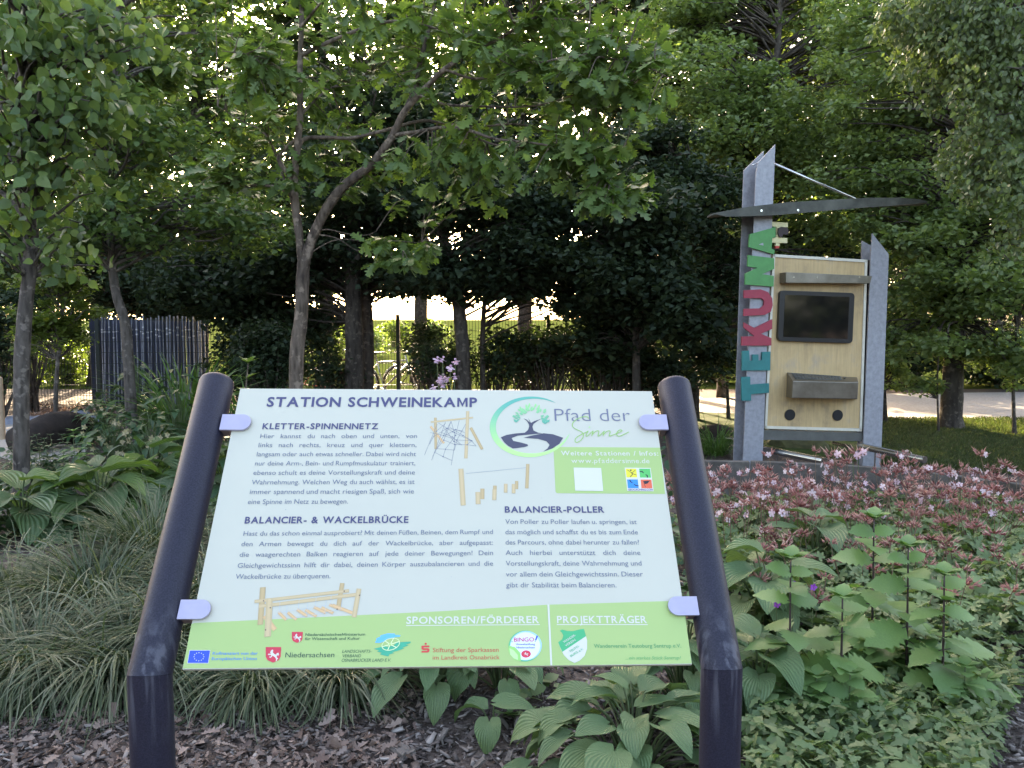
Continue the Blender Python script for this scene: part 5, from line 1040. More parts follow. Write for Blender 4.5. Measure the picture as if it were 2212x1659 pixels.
# --- sedge mops and upright grasses: every tussock a thing
def blades(base, n, L, wd, r0, spread, droop, seg=6, lean=(0, 0)):
    """arching blades rooted in a disc of radius r0"""
    a = rng.uniform(0, 2 * np.pi, n); q = r0 * rng.random(n) ** .5; root = np.stack([q * np.cos(a), q * np.sin(a), np.zeros(n)], 1)
    a2 = a + .5 * rng.standard_normal(n); el = np.clip(rng.normal(spread, .28, n), .1, 1.5)        # angle from vertical at the root
    Ln = L * rng.uniform(.55, 1.15, n); dr = droop * rng.uniform(.5, 1.4, n)
    P = [root]; ang = el.copy()
    h = np.stack([np.cos(a2) + lean[0], np.sin(a2) + lean[1]], 1); h /= np.linalg.norm(h, axis=1)[:, None]
    for k in range(seg):
        st = Ln / seg; d = np.stack([np.sin(ang) * h[:, 0], np.sin(ang) * h[:, 1], np.cos(ang)], 1); P.append(P[-1] + d * st[:, None]); ang = np.minimum(ang + dr / seg * (1 + .6 * k / seg), 3.0)
        a2b = .06 * rng.standard_normal(n); c_, s_ = np.cos(a2b), np.sin(a2b); h = np.stack([h[:, 0] * c_ - h[:, 1] * s_, h[:, 0] * s_ + h[:, 1] * c_], 1)
    P = np.stack(P, 1); P[:, :, 2] = np.maximum(P[:, :, 2], .008 + .02 * rng.random((n, 1)))
    side = np.stack([-h[:, 1], h[:, 0], .35 * rng.standard_normal(n)], 1); side /= np.linalg.norm(side, axis=1)[:, None]
    wv = wd * np.array([.8] + [1] * (seg - 2) + [.7, .12])[: seg + 1]; wv = np.interp(np.linspace(0, 1, seg + 1), np.linspace(0, 1, len(wv)), wv) * 1.0
    A = P - side[:, None, :] * wv[None, :, None] * .5; B = P + side[:, None, :] * wv[None, :, None] * .5
    V = np.stack([A, B], 2).reshape(-1, 3); m = 2 * (seg + 1); f = []
    for k in range(seg): f.append([2 * k, 2 * k + 1, 2 * k + 3, 2 * k + 2])
    Fc = (np.array(f)[None] + (np.arange(n) * m)[:, None, None]).reshape(-1, 4)
    return V, Fc, np.repeat(rng.random(n), m)
def tussock(label, px, py, n, L, wd, r0, spread, droop, mat, group=None, name='sedge_tussock', cat='grass tuft', **k):
    b = gnd(px, py); b[2] = gz(b[0], b[1]); V, Fc, t = blades(b, n, L, wd, r0, spread, droop, **k)
    o = link(name, mesh_np(name, V, Fc, t), M[mat]); o.location = b; return tag(o, label, cat, group)
GG = 'sedge tussocks round the left post'
tussock('big arching sedge tussock lowest at the left edge, spilling over the mulch', 70, 1470, 1350, .56, .0058, .13, .75, 1.9, 'sedge', GG)
tussock('big sedge tussock spilling towards the foot of the left post', 270, 1460, 1530, .58, .0058, .15, .75, 1.9, 'sedge', GG)
tussock('sedge tussock high at the left edge below the broad leaves', 30, 1300, 1080, .54, .0058, .14, .8, 1.9, 'sedge', GG)
tussock('sedge tussock in the middle of the left clump', 215, 1320, 1350, .66, .0058, .15, .7, 1.8, 'sedge', GG)
tussock('sedge tussock partly hidden behind the left post', 400, 1400, 1350, .54, .0058, .14, .7, 1.8, 'sedge', GG)
tussock('upright greener sedge tussock between the broad leaves and the left post', 330, 1240, 1200, .66, .0055, .10, .45, 1.2, 'sedge', GG)
tussock('sedge tussock seen between the left post and the board', 470, 1330, 990, .58, .0058, .12, .65, 1.6, 'sedge', GG)
tussock('sedge tussock hanging below the lower left corner of the board', 560, 1480, 1000, .44, .006, .12, .8, 2.0, 'sedge', GG)
tussock('sedge tussock hanging below the board left of its middle', 740, 1470, 800, .46, .006, .10, .8, 2.0, 'sedge', GG)
tussock('tall strap-leaved daylily clump behind the top of the left post', 405, 975, 240, 1.25, .026, .16, .38, 1.1, 'iris', None, 'daylily_clump', 'plant')
tussock('daylily clump right of the left post top behind the board', 545, 985, 170, 1.0, .024, .13, .42, 1.2, 'iris', None, 'daylily_clump', 'plant')
tussock('small grass clump by the mossy boulders left of the kiosk', 1545, 985, 260, .55, .008, .12, .5, 1.3, 'iris', None, 'grass_clump', 'grass tuft')

# --- broad-leaved plants: every leaf a part
def broad_mesh(name, L, wd, cup, curl, wave, ribs, mat, nx=9, ny=11, heart=.12, tipx=1.5):
    V = []; 
    for j in range(ny):
        t = j / (ny - 1); w_ = wd * (math.sin(math.pi * min(1, (t ** .72) * .97 + .03)) ** .75) * (1 - .12 * t)
        if j == ny - 1: w_ = .004
        for i in range(nx):
            s = -1 + 2 * i / (nx - 1); back = heart * L * (1 - t) ** 4 * abs(s) * 1.2
            z = cup * L * abs(s) ** 1.4 * (w_ / wd) + ribs * math.cos(s * 9.4) * (w_ / wd) + wave * L * math.sin(t * 9 + (2 if s > 0 else 0)) * abs(s) ** 2 * (w_ / wd)
            u = t * L; ang = curl * t
            V.append((s * w_, math.sin(ang) / max(curl, 1e-3) * L - back if curl > .01 else u - back, z - (1 - math.cos(ang)) / max(curl, 1e-3) * L))
    Fs = [(j * nx + i, j * nx + i + 1, (j + 1) * nx + i + 1, (j + 1) * nx + i) for j in range(ny - 1) for i in range(nx - 1)]
    me = bpy.data.meshes.new(name); me.from_pydata(V, [], Fs); me.update(); me.materials.append(mat); me.polygons.foreach_set('use_smooth', np.ones(len(me.polygons), bool)); return me
def add_ribs(m, k, depth=.6):
    """raised parallel veins that run from base to tip: phase = x / local leaf width"""
    nt = m.node_tree; p = nt.nodes['Principled BSDF']; tc = N(nt, 'ShaderNodeTexCoord'); sx = N(nt, 'ShaderNodeSeparateXYZ'); nt.links.new(tc.outputs['Object'], sx.inputs[0])
    a = N(nt, 'ShaderNodeMath', operation='MULTIPLY', i_1=3.0); nt.links.new(sx.outputs[1], a.inputs[0]); b_ = N(nt, 'ShaderNodeMath', operation='SINE'); nt.links.new(a.outputs[0], b_.inputs[0])
    c = N(nt, 'ShaderNodeMath', operation='MAXIMUM', i_1=.18); nt.links.new(b_.outputs[0], c.inputs[0]); ab = N(nt, 'ShaderNodeMath', operation='ABSOLUTE'); nt.links.new(sx.outputs[0], ab.inputs[0])
    d = N(nt, 'ShaderNodeMath', operation='DIVIDE'); nt.links.new(ab.outputs[0], d.inputs[0]); nt.links.new(c.outputs[0], d.inputs[1])
    e = N(nt, 'ShaderNodeMath', operation='MULTIPLY', i_1=k); nt.links.new(d.outputs[0], e.inputs[0]); sn = N(nt, 'ShaderNodeMath', operation='COSINE'); nt.links.new(e.outputs[0], sn.inputs[0])
    b = N(nt, 'ShaderNodeBump'); b.inputs['Strength'].default_value = depth; b.inputs['Distance'].default_value = .012; nt.links.new(sn.outputs[0], b.inputs['Height']); nt.links.new(b.outputs[0], p.inputs['Normal'])
    src = p.inputs['Base Color'].links[0].from_socket; mr = N(nt, 'ShaderNodeMapRange'); mr.inputs[1].default_value = .55; mr.inputs[2].default_value = 1; mr.inputs[3].default_value = 1.0; mr.inputs[4].default_value = .86; nt.links.new(sn.outputs[0], mr.inputs[0])
    vm = N(nt, 'ShaderNodeVectorMath', operation='SCALE'); nt.links.new(src, vm.inputs[0]); nt.links.new(mr.outputs[0], vm.inputs[3]); nt.links.new(vm.outputs[0], p.inputs['Base Color'])
add_ribs(M['hosta'], 100, .4); add_ribs(M['bigleaf'], 80, .5)
HM = [broad_mesh('hosta_leaf', 1, .37, .10 + .03 * k, .5 + .28 * k, .018 + .012 * k, .004, M['hosta']) for k in range(5)]
BMs = [broad_mesh('broad_leaf', 1, .33 + .02 * (k % 2), .10 + .03 * k, .3 + .25 * k, .02 + .015 * k, .006, M['bigleaf'], heart=.05) for k in range(4)]
def rosette(label, px, py, nl, L, meshes, r, hgt, name='hosta', cat='hosta', group=None, stalk='stem', zoff=0, tilt=0, sect=None):
    b = gnd(px, py); b[2] = gz(b[0], b[1]) + zoff; root = empty(name, b, label, cat, group); mb = MB()
    for k in range(nl):
        q = (k + .5) / nl; a = k * 2.39996 + rng.uniform(-.3, .3)
        if sect: a = rng.uniform(*sect)
        rad = r * q ** .6 * rng.uniform(.8, 1.15); zz = hgt * (1 - .75 * q) * rng.uniform(.8, 1.15) + .03
        pos = np.array([math.cos(a) * rad, math.sin(a) * rad, zz]); Ls = L * rng.uniform(.7, 1.15)
        d = Vector((math.cos(a), math.sin(a), .35 - .75 * q + rng.uniform(-.2, .2))).normalized(); up = Vector((rng.uniform(-.25, .25), rng.uniform(-.25, .25), 1)); x = d.cross(up).normalized(); z = x.cross(d)
        m4 = Matrix(((x.x, d.x, z.x, pos[0]), (x.y, d.y, z.y, pos[1]), (x.z, d.z, z.z, pos[2]), (0, 0, 0, 1))) @ Matrix.Diagonal((Ls * rng.uniform(.85, 1.15), Ls, Ls, 1))
        o = bpy.data.objects.new('leaf', meshes[rng.integers(len(meshes))]); COL.objects.link(o); o.parent = root; o.matrix_basis = m4
        mb.tube(spline([[.02 * math.cos(a), .02 * math.sin(a), 0], pos * [.5, .5, .75], pos], 3), np.array([.006, .0055, .005, .0045, .004, .004, .0035]) * (L / .2) ** .5, 5, cap=False)
    s = mb.build('leaf_stalks', M[stalk], root, smooth=True); s['kind'] = 'stuff'; return root
HG = 'hostas under the board'
rosette('full green hosta left of the foot of the right post', 1370, 1700, 60, .165, HM, .36, .30, group=HG)
rosette('pale hosta at the foot of the right post, under the lower right board corner', 1480, 1545, 40, .165, HM, .24, .36, group=HG)
rosette('hosta under the middle of the board above the bark chips', 940, 1500, 26, .17, HM, .22, .26, group=HG)
rosette('smaller hosta under the board right of its middle', 1080, 1500, 18, .16, HM, .20, .24, group=HG)
rosette('tiny hosta shoot with three leaves on the bark chips', 1060, 1590, 4, .14, HM, .07, .10, group=HG)
rosette('large ribbed hosta just right of the right post', 1650, 1400, 26, .27, HM, .26, .42, group='large hostas right of the post')
rosette('large ribbed hosta between the right post and the flowering stems', 1760, 1270, 20, .27, HM, .24, .40, group='large hostas right of the post')
rosette('ribbed hosta low beside the right post joint', 1640, 1570, 18, .2, HM, .2, .30, group='large hostas right of the post')
BG_ = 'broad leaved plants at the left'
rosette('huge broad-leaved plant lowest at the left edge above the sedge', 50, 1160, 20, .38, BMs, .28, .34, 'broad_leaved_plant', 'leafy plant', BG_)
rosette('huge broad-leaved plant in the middle of the left bed', 220, 1135, 24, .38, BMs, .30, .42, 'broad_leaved_plant', 'leafy plant', BG_)
rosette('huge broad-leaved plant with an upright bright leaf by the dark log', 330, 1090, 20, .40, BMs, .28, .46, 'broad_leaved_plant', 'leafy plant', BG_)
rosette('broad-leaved plant half behind the left post', 440, 1110, 16, .36, BMs, .26, .42, 'broad_leaved_plant', 'leafy plant', BG_)
HE = [broad_mesh('hellebore_leaf', 1, .2, .06, .6 + .3 * k, .03, .003, M['hellebore'], nx=5, ny=7, heart=0) for k in range(3)]
EG = 'dark hellebores behind the left post'
for i, (px, py, lb) in enumerate([(250, 1020, 'dark leafy hellebore with cream flowers left of the others'), (330, 1040, 'dark leafy hellebore with cream flowers beside the left post'), (300, 960, 'dark leafy plant in front of the crooked maple trunk'), (390, 1010, 'dark leafy plant right behind the top of the left post'), (225, 960, 'dark leafy plant at the edge of the pale path'), (500, 1100, 'dark leafy plant glimpsed between the post and the board')]):
    r_ = rosette(lb, px, py, 50, .21, HE, .40, .95 if i in (2, 3) else .60, 'hellebore', 'hellebore', EG)
    if i in (0, 1, 4):
        b = np.array(r_.location); mb = MB(); P = []
        for k in range(16):
            c = np.array([rng.uniform(-.28, .28), rng.uniform(-.35, .05), rng.uniform(.28, .55)]); P.append(c); mb.tube([[c[0] * .2, c[1] * .2, 0], c * [.7, .7, .6], c], .003, 4)
        mb.build('flower_stalks', M['stem'], r_)['kind'] = 'stuff'
        P = np.repeat(np.array(P), 5, 0); n_ = len(P); a = np.tile(np.arange(5) * 2 * np.pi / 5, 16); d = np.stack([np.cos(a), -.5 + 0 * a, np.sin(a)], 1); o = link('flowers', leaves_mesh('flowers', P, .036 * rng.uniform(.8, 1.1, n_), 'ovate', d, np.stack([0 * a, -1 + 0 * a, 0 * a], 1) + .2 * rng.standard_normal((n_, 3))), M['cream'], r_); o['kind'] = 'stuff'
# --- weeds with narrow leaves at the left edge
def stemplant(label, b, h, nl, L, tmpl, mat, stem, name='leafy_stem', cat='plant', group=None, lean=(0, 0), r=.004, per=2, down=.3, parts=True, whorl=False, top=True, lf=.15):
    root = empty(name, b, label, cat, group); P = spline([[0, 0, 0], [lean[0] * .4, lean[1] * .4, h * .5], [lean[0], lean[1], h]], 6); mb = MB(); mb.tube(P, np.linspace(r, r * .5, len(P)), 6); mb.build('stem', M[stem], root, smooth=True)
    Pp, Dd, Nn, S = [], [], [], []
    for k in range(nl):
        t = lf + (1 - lf) * (k + .5) / nl; c = P[min(len(P) - 1, int(t * (len(P) - 1)))]
        for q in range(per):
            a = k * (1.57 if not whorl else .5) + q * 2 * math.pi / per + rng.uniform(-.4, .4); s = L * (1.15 - .65 * t ** 2) * rng.uniform(.8, 1.2)
            d = np.array([math.cos(a), math.sin(a), .35 * t - down * (1 - t) + rng.uniform(-.2, .2)]); pe = d * s * .35 * (1 - t); Pp.append(c + pe); Dd.append(d); Nn.append([rng.uniform(-.4, .4), rng.uniform(-.75, .1) if tmpl == 'toothed' else rng.uniform(-.3, .3), 1]); S.append(s)
            if s > .05 and np.linalg.norm(pe) > .01:
                mb2 = MB(); mb2.tube([c, c + pe], r * .4, 4, cap=False); stalks.append((mb2, root, stem))
    if top:
        for q in range(6):
            a = q * 1.1; Pp.append(P[-1]); Dd.append([math.cos(a), math.sin(a), .55 + .35 * (q % 2)]); Nn.append([-.4 * math.cos(a), -.4 * math.sin(a), 1]); S.append(L * .45)
    Pp, Dd, Nn, S = map(np.array, (Pp, Dd, Nn, S))
    if parts: leaf_objs('leaf', Pp, S, tmpl, Dd, Nn, M[mat], root)
    else: link('foliage', leaves_mesh('foliage', Pp, S, tmpl, Dd, Nn), M[mat], root)['kind'] = 'stuff'
    return root
stalks = []
NTH = ['first', 'second', 'third', 'fourth', 'fifth', 'sixth', 'seventh', 'eighth', 'ninth', 'tenth', 'eleventh', 'twelfth', 'thirteenth', 'fourteenth', 'fifteenth', 'sixteenth']
for i in range(16):
    px, py = 10 + 9 * i + rng.uniform(-4, 4), 1055 + rng.uniform(-25, 45); b = gnd(px, py)
    stemplant('dark narrow-leaved herb, %s from the left in the thicket at the left edge' % NTH[i], b, rng.uniform(.3, .5), 14, .10, 'lance', 'hellebore', 'stem', 'leafy_herb', 'herb', 'narrow-leaved herbs at the left edge', per=3, parts=False, r=.003, lean=(rng.uniform(-.05, .05), rng.uniform(-.05, .05)))
b = gnd(165, 1090); stemplant('upright green lily shoot with whorled narrow leaves in front of the dark log', b, .62, 5, .15, 'lance', 'toothed', 'stem', 'lily_shoot', 'lily', per=5, whorl=True, lf=.4, down=.0)
b = gnd(190, 1085); stemplant('second lily shoot right of the one before the dark log', b, .55, 4, .14, 'lance', 'toothed', 'stem', 'lily_shoot', 'lily', per=5, whorl=True, lf=.45, down=.0)
b = at(500, 830, 5.6); b[2] = 0; stemplant('small oak seedling with big lobed leaves between the left post and the trunk', b, 1.25, 6, .17, 'oak', 'oak', 'oakbark', 'oak_seedling', 'oak seedling', per=3, lf=.6, r=.008, lean=(.12, 0))
# --- tall toothed-leaved stems at the right
TG_ = 'tall toothed stems in the flower bed'
for px, ptop, pb, Y, lb in [(1888, 1118, 1400, 3.3, 'tallest dark stem with toothed heart-shaped leaves in the middle of the bed'), (1708, 1205, 1545, 2.95, 'dark stem with toothed leaves nearest the right post'), (1962, 1180, 1475, 3.15, 'dark stem with toothed leaves right of the tallest one'), (2040, 1240, 1500, 3.0, 'short dark stem with toothed leaves at the right'), (1820, 1290, 1520, 2.9, 'short toothed-leaved stem between the two dark stems')]:
    t = at(px, ptop, Y); b = np.array([at(px - 4, pb, Y)[0], Y, gz(0, 0)]); stemplant(lb, b, t[2], 7, .155, 'toothed', 'toothed', 'darkstem', 'toothed_plant', 'leafy plant', TG_, lean=(t[0] - b[0], 0), r=.006, lf=.3, down=.5)
for k in range(16):
    px, py = 1640 + 32 * k + rng.uniform(-12, 12), rng.uniform(1480, 1640); b = gnd(px, py); b[2] = 0; h_ = rng.uniform(.15, .3) 
    stemplant('low toothed-leaved seedling, %s from the left below the tall stems' % NTH[k], b, h_, 4, .12, 'toothed', 'toothed', 'stem', 'toothed_plant', 'leafy plant', 'low toothed seedlings', per=3, r=.004, lf=.5, down=.1)
# all leaf stalks of a plant joined into one part
by = {}
for mb2, root, stem in stalks: by.setdefault(root.name, [root, stem, MB()])[2].add(np.concatenate(mb2.v), mb2.f)
for root, stem, mb2 in by.values(): mb2.build('leaf_stalks', M[stem], root)['kind'] = 'stuff'

# --- cranesbill in seed and flower: plants with single flower heads
def head_mesh(k):
    V, Fc, mats = [], [], []; n = 0
    def put(P, d, nn, s, tm, mi):
        nonlocal n
        V0, F0 = T[tm]; Rm = frames(np.array([d], float), np.array([nn], float))[0]; v = (V0 * s) @ Rm.T + P; V.append(v)
        for f in F0: Fc.append([int(i) + n for i in f]); mats.append(mi)
        n += len(v)
    rr = np.random.default_rng(50 + k)
    for i in range(16):
        a = rr.uniform(0, 6.28); e = rr.uniform(-.3, .9); d = np.array([math.cos(a) * math.cos(e), math.sin(a) * math.cos(e), math.sin(e)]); c = d * rr.uniform(.006, .028)
        for q in range(3):
            x = np.cross(d, [math.cos(q * 2.1), math.sin(q * 2.1), .3]); put(c, d * .9, x, .016, 'ovate', 0)
        put(c, d + [0, 0, .55], np.cross(d, [.3, .2, 1]), rr.uniform(.026, .042), 'spike', 1)
    for i in range([0, 1, 2, 0, 1][k]):
        a = rr.uniform(0, 6.28); d = np.array([math.cos(a), math.sin(a) - .6, .35]); d /= np.linalg.norm(d); c = d * .028; x = np.cross(d, [0, 0, 1]); x /= np.linalg.norm(x); y = np.cross(x, d)
        for q in range(5): t = q * 1.2566; put(c, x * math.cos(t) + y * math.sin(t) + d * .25, d, .017, 'petal', 2)
    me = bpy.data.meshes.new('flower_head'); me.from_pydata(np.concatenate(V).tolist(), [], Fc); me.update()
    for m in ('calyx', 'style', 'petal'): me.materials.append(M[m])
    me.polygons.foreach_set('material_index', mats); at_ = me.attributes.new('tint', 'FLOAT', 'POINT'); at_.data.foreach_set('value', rr.random(len(me.vertices)).astype(np.float32) * .3)
    return me
T['spike'] = leaf_t([(.0, 0), (.05, .3), (0, 1.0)], [0, .3, .99], .2, .1); T['petal'] = leaf_t([(.06, 0), (.30, .5), (.34, .85), (.08, 1.0)], [0, .5, .85, .97], .05, .1)
HMs = [head_mesh(k) for k in range(5)]
def bedpoint(px, py, z): p = gnd(px, py, z); return p
GP = 'cranesbill plants in the flower bed'
gcent = []
for row, (py, x0, x1, n_) in enumerate([(1150, 1480, 2230, 9), (1195, 1470, 2250, 9), (1250, 1520, 2230, 8), (1320, 1640, 2240, 7), (1400, 1620, 2240, 6)]):
    for i in range(n_):
        px = x0 + (x1 - x0) * (i + .5 + rng.uniform(-.25, .25)) / n_; b = gnd(px, py + rng.uniform(-14, 14)); gcent.append((b, row, px))
heads_n = [16, 14, 11, 7, 3]; nh = 0; extra = []
where_ = ['in the back row at the timber edging', 'in the second row', 'in the middle row', 'among the toothed stems', 'in the front row']
ORD = ['leftmost', 'second from left', 'third from left', 'fourth from left', 'fifth from left', 'sixth from left', 'seventh from left', 'eighth from left', 'ninth from left']; cnt_ = {}
for i, (b, row, px) in enumerate(gcent):
    b = b.copy(); b[2] = 0; cnt_[row] = cnt_.get(row, -1) + 1; g = empty('cranesbill', b, '%s cranesbill with red seed heads %s' % (ORD[cnt_[row]], where_[row]), 'cranesbill', GP + ' ' + where_[row])
    n_ = 130; a = rng.uniform(0, 6.28, n_); q = rng.random(n_) ** .5 * .30; P = np.stack([q * np.cos(a), q * np.sin(a), rng.uniform(.10, .30, n_) * (1.1 - q)], 1)
    d, nn = leaf_dirs(n_, 1.0, .15, .4); o = link('foliage', leaves_mesh('foliage', P, rng.uniform(.055, .10, n_), 'palm', d, nn), M['geranium'], g); o['kind'] = 'stuff'
    mb = MB(); ex_ = []
    for k in range(heads_n[row]):
        hz = rng.uniform(.26, .40) + (.22 * rng.random() ** 2.5 if row < 3 else 0); c = np.array([rng.uniform(-.26, .26), rng.uniform(-.22, .22), hz]); 
        mb.tube(spline([[c[0] * .4, c[1] * .4, .08], c * [.8, .8, .6], c], 3), .0022, 4, cap=False)
        if nh < 300:
            h = bpy.data.objects.new('flower_head', HMs[rng.integers(5)]); COL.objects.link(h); h.parent = g; h.location = c; h.rotation_euler = (rng.uniform(-.4, .4), rng.uniform(-.4, .4), rng.uniform(0, 6.28)); s = rng.uniform(.95, 1.5); h.scale = (s, s, s); nh += 1
        else: ex_.append(c)
    mb.build('flower_stalks', M['redstem'], g)['kind'] = 'stuff'
    if ex_:
        me = HMs[0]; nv = len(me.vertices); V0 = np.zeros(nv * 3); me.vertices.foreach_get('co', V0); V0 = V0.reshape(-1, 3); mi = np.zeros(len(me.polygons), np.int32); me.polygons.foreach_get('material_index', mi)
        F4 = [list(p_.vertices) for p_ in me.polygons]; VV = []; FF = []
        for q_, c in enumerate(ex_): VV.append(V0 @ np.array(Matrix.Rotation(rng.uniform(0, 6), 3, 'Z')).T * rng.uniform(.95, 1.5) + c); FF += [[j + q_ * nv for j in f] for f in F4]
        m2 = bpy.data.meshes.new('flower_heads'); m2.from_pydata(np.concatenate(VV).tolist(), [], FF); m2.update()
        for m_ in ('calyx', 'style', 'petal'): m2.materials.append(M[m_])
        m2.polygons.foreach_set('material_index', np.tile(mi, len(ex_))); link('flower_heads', m2, None, g)['kind'] = 'stuff'
# two taller heads that stand in front of the kiosk
b = gnd(1850, 1175); b[2] = 0; g = empty('cranesbill', b, 'tallest cranesbill, two seed heads rising in front of the kiosk base', 'cranesbill'); mb = MB()
for px, py in ((1800, 982), (1842, 985), (1855, 978)):
    c = at(px, py, b[1] - .1) - b; mb.tube(spline([[0, 0, .1], c * [.6, .6, .6], c], 3), .0025, 4); h = bpy.data.objects.new('flower_head', HMs[1]); COL.objects.link(h); h.parent = g; h.location = c; h.scale = (1.7,) * 3
mb.build('flower_stalks', M['stem'], g)
for (px, py, Y), lb_ in zip(((1714, 1262, 3.1), (1678, 1305, 3.1), (1757, 1268, 3.15)), ('middle', 'left', 'right')):
    c = at(px, py, Y); b = np.array([c[0], Y, 0]); g = empty('purple_flower', b, lb_ + ' one of the three small purple flowers right of the post', 'flower', 'purple flowers'); mb = MB(); mb.tube([[0, 0, 0], [0, 0, c[2]]], .002, 4); mb.build('stem', M['stem'], g)
    me = leaves_mesh('petals', np.repeat([[0, 0, c[2]]], 5, 0), .015, 'petal', np.array([[math.cos(t), -.3, math.sin(t)] for t in np.arange(5) * 1.2566]), np.array([[0, -1, .3]] * 5)); link('petals', me, M['purple'], g)
# --- low ground cover and mulch
def cover(name, region, n, tmpl, size, mat, z0, z1, label, up=1.0, droop=.1, ex=()):
    P = []
    while len(P) < n:
        px, py = rng.uniform(region[0], region[2]), rng.uniform(region[1], region[3])
        if region[4:] and not region[4](px, py): continue
        g = gnd(px, py); g[2] = gz(g[0], g[1]) + rng.uniform(z0, z1); P.append(g)
    P = np.array(P); d, nn = leaf_dirs(len(P), up, droop, .5); o = link(name, leaves_mesh(name, P, size * rng.uniform(.55, 1.3, len(P)), tmpl, d, nn), M[mat]); return tag(o, label, kind='stuff')
cover('feathery_ground_cover', (1620, 1470, 2190, 1800, lambda x, y: x < 2200 - max(0, y - 1500) * .35), 5600, 'feather', .056, 'feather', .02, .21, 'feathery divided ground cover at the lower right')
cover('cranesbill_ground_cover', (1470, 1120, 2260, 1520), 1500, 'palm', .075, 'geranium', .02, .14, 'lobed leaves covering the soil under the cranesbills')
cover('low_green_cover', (1100, 1500, 1300, 1600), 40, 'toothed', .06, 'geranium', .02, .05, 'low green leaves by the hostas')
cover('edge_weeds', (2050, 1150, 2260, 1420), 260, 'toothed', .06, 'geranium', .04, .3, 'weeds at the right end of the bed')
cover('left_ground_cover', (-60, 1000, 520, 1180), 900, 'ovate', .10, 'hellebore', .03, .22, 'dark leaves under the left bed')
cover('behind_board_cover', (480, 920, 1500, 1350), 1500, 'ovate', .10, 'hellebore', .03, .3, 'dark leafy cover behind the board')
cover('path_edge_litter', (60, 880, 260, 905), 700, 'litter', .09, 'litter', .01, .05, 'dry leaves beyond the pale path')
# bark chips: wedges
def chips(name, region, n, s0, s1, label, mat='chip'):
    P = []
    for _ in range(n):
        g = gnd(rng.uniform(region[0], region[2]), rng.uniform(region[1], region[3])); g[2] = gz(g[0], g[1]) + rng.uniform(-.002, .022); P.append(g)
    P = np.array(P); L_ = s0 + (s1 - s0) * rng.random(n) ** 2; B = np.array([[x, y, z] for x in (-.5, .5) for y in (-.5, .5) for z in (-.5, .5)])
    B = B[None] * (1 + .35 * rng.standard_normal((n, 8, 3)).clip(-1, 1)) * np.stack([L_, L_ * rng.uniform(.18, .5, n), L_ * rng.uniform(.06, .16, n)], 1)[:, None, :]
    a = rng.uniform(0, 2 * np.pi, n); d = np.stack([np.cos(a), np.sin(a), .35 * rng.standard_normal(n)], 1); nn = np.stack([.3 * rng.standard_normal(n), .3 * rng.standard_normal(n), np.ones(n)], 1)
    Rm = frames(d, nn)[:, :, [1, 0, 2]]; V = np.einsum('nij,nkj->nki', Rm, B) + P[:, None]
    f = np.array([(0, 1, 3, 2), (4, 6, 7, 5), (0, 4, 5, 1), (2, 3, 7, 6), (0, 2, 6, 4), (1, 5, 7, 3)]); Fc = (f[None] + (np.arange(n) * 8)[:, None, None]).reshape(-1, 4)
    return tag(link(name, mesh_np(name, V.reshape(-1, 3), Fc, np.repeat(rng.random(n), 8)), M[mat]), label, kind='stuff')
chips('bark_chips', (-150, 1380, 1750, 1900), 15000, .010, .050, 'brown bark chips covering the soil in front')
chips('bark_chips_at_right', (1750, 1420, 2350, 1900), 3500, .010, .04, 'brown bark chips at the lower right corner')
chips('bark_chips_between_plants', (-100, 1000, 2300, 1400), 3500, .02, .06, 'bark chips between the plants')
cover('leaf_litter', (-150, 1420, 900, 1900), 3200, 'litter', .032, 'litter', .005, .030, 'small dry leaf fragments on the mulch', 1.0, 0)
cover('oak_leaf_litter', (-100, 1440, 860, 1700), 26, 'oak', .05, 'litter', .015, .04, 'dry oak leaves on the mulch', 1.0, 0)
for k in range(36):
    px, py = rng.uniform(0, 850), rng.uniform(1545, 1665); g = gnd(px, py); g[2] = gz(g[0], g[1]) + .032
    d, nn = leaf_dirs(1, 1.0, 0, .5); V0, F0 = T['oak' if k % 3 else 'litter']; 
    if k < 3:
        Vc = V0.copy(); Vc[:, 2] += [.25, .12, .35][k] * (Vc[:, 0] ** 2) * 4 + [.2, -.1, .3][k] * Vc[:, 1] ** 2; me = mesh_np('dry_leaf', Vc, F0); me.materials.append(M['litter']); _single[('dry', k)] = me
    o = bpy.data.objects.new('dry_leaf', _single[('dry', k % 3)]); COL.objects.link(o); Rm = frames(d, nn)[0] * rng.uniform(.035, .065); m4 = np.eye(4); m4[:3, :3] = Rm; m4[:3, 3] = g; o.matrix_world = Matrix(m4.tolist())
    tag(o, 'dry brown curled oak leaf lying on the mulch left of the bark chips', 'dry leaf', 'dry oak leaves on the mulch')
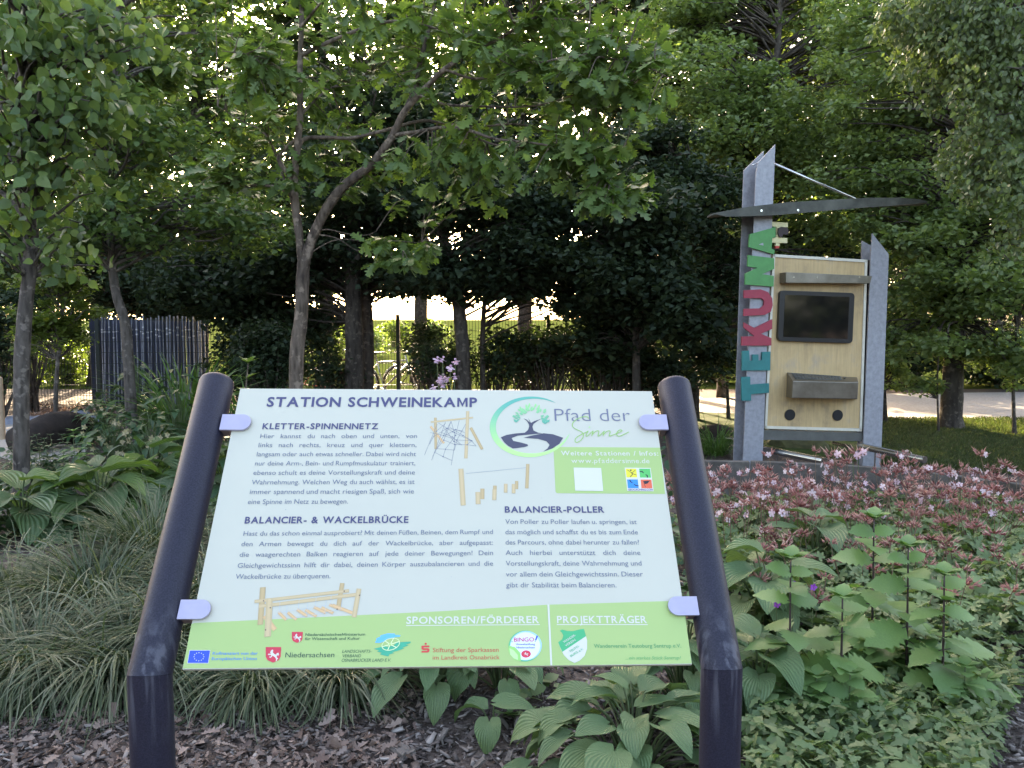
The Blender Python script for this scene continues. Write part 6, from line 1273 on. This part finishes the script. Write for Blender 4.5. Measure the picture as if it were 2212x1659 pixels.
# a few big chips
for px, py, L_, lb in [(868, 1618, .10, 'biggest grey bark chunk, standing on edge among the bark chips'), (955, 1592, .06, 'long pale bark chunk right of the biggest one'), (860, 1545, .05, 'grey bark chunk above the biggest one'), (1035, 1650, .05, 'pale bark chunk at the bottom edge left of the hosta'), (1100, 1640, .045, 'bark chunk beside the hosta at the bottom edge')]:
    g = gnd(px, py); g[2] = gz(g[0], g[1]) + .025; mb = MB(); mb.box((0, 0, 0), (L_, L_ * .5, L_ * .18)); me = mb.mesh('bark_chunk'); bm = bmesh.new(); bm.from_mesh(me); bmesh.ops.subdivide_edges(bm, edges=bm.edges, cuts=3, use_grid_fill=True)
    for v in bm.verts: v.co += Vector(rng.standard_normal(3) * .035 * L_)
    bm.to_mesh(me); bm.free(); o = link('bark_chunk', me, flat('grey_bark_chunk', (.13, .11, .095), .9, noise=.35, nscale=40, bump=.5, bscale=90) if 'greychunk' not in M else M['greychunk']); M['greychunk'] = me.materials[0]
    o.location = g; o.rotation_euler = (rng.uniform(-.5, .5), rng.uniform(-.9, .2), rng.uniform(0, 3)); tag(o, lb, 'bark chunk')
# --- columbine behind the board
b = at(965, 900, 4.0); b[2] = 0; g = empty('columbine', b, 'pale pink columbine flowers standing above the top edge of the board', 'columbine'); mb = MB()
for (px, py) in [(944, 776), (956, 775), (984, 780), (973, 794), (955, 812), (962, 818), (950, 820), (982, 812), (956, 830), (936, 836)]:
    c = at(px, py, 4.0 + rng.uniform(-.04, .04)) - b; mb.tube(spline([[rng.uniform(-.02, .02), 0, 0], [c[0] * .5, 0, c[2] * .6], c + [0, 0, .01]], 4), .0022, 4)
    pet = [([math.cos(t), math.sin(t), -.25], .021) for t in np.arange(5) * 1.2566] + [([math.cos(t + .6) * .5, math.sin(t + .6) * .5, -1], .019) for t in np.arange(5) * 1.2566] + [([math.cos(t) * .3, math.sin(t) * .3, .8], .013) for t in np.arange(5) * 1.2566]
    d = np.array([p[0] for p in pet]); 
    o = link('flower', leaves_mesh('flower', np.repeat([[0, 0, 0]], len(pet), 0).astype(float), np.array([p[1] * 1.15 for p in pet]), 'petal', d, np.cross(d, np.array([d[:, 1], -d[:, 0], 0 * d[:, 0]]).T + .01)), M['columbine'], g); o.location = c; o.rotation_euler = (rng.uniform(-.6, .6), rng.uniform(-.6, .6), 0)
mb.build('stems', M['stem'], g)
# --- lawn blades where the grass is near enough to tell
def lawn_blades():
    P = []
    while len(P) < 26000:
        px, py = rng.uniform(1880, 2260), rng.uniform(905, 1040)
        if py > 1003 + (px - 1870) * .085 - 4 + rng.uniform(-6, 2): continue
        P.append(gnd(px, py, .012))
    P = np.array(P); n = len(P); a = rng.uniform(0, 6.28, n); d = np.stack([np.cos(a) * .6, np.sin(a) * .6, np.ones(n)], 1); nn = np.stack([-np.sin(a), np.cos(a), .2 + 0 * a], 1)
    V0, F0 = T['tiny']; V0 = V0 * [.30, 1, 1]; o = link('lawn_grass', leaves_mesh('lawn_grass', P, rng.uniform(.03, .075, n), (V0, F0), d, nn), M['grass']); tag(o, 'short lawn grass right of the kiosk', kind='stuff')
lawn_blades()

# --- the wood on the near side of the clearing, mirrored in the kiosk's dark screen
def near_wood():
    cl = []
    for a in np.linspace(-75, 250, 34):
        t = R(a); c = np.array([math.cos(t - math.pi / 2 - R(60)) * 15, math.sin(t - math.pi / 2 - R(60)) * 13 - 1, 0]); 
        if c[1] > 5: continue
        for k in range(16): cl.append(c + [rng.uniform(-1.6, 1.6), rng.uniform(-1.6, 1.6), rng.uniform(.6, 4.6)])
    cl = np.array(cl); P = np.concatenate([clump_points(c, 1.1, 46, .8) for c in cl]); d, nn = leaf_dirs(len(P)); o = link('near_wood', leaves_mesh('near_wood', P, rng.uniform(.25, .45, len(P)), 'tiny', d, nn), M['dark']); tag(o, 'dark wood closing the near side of the clearing', kind='stuff')
near_wood()
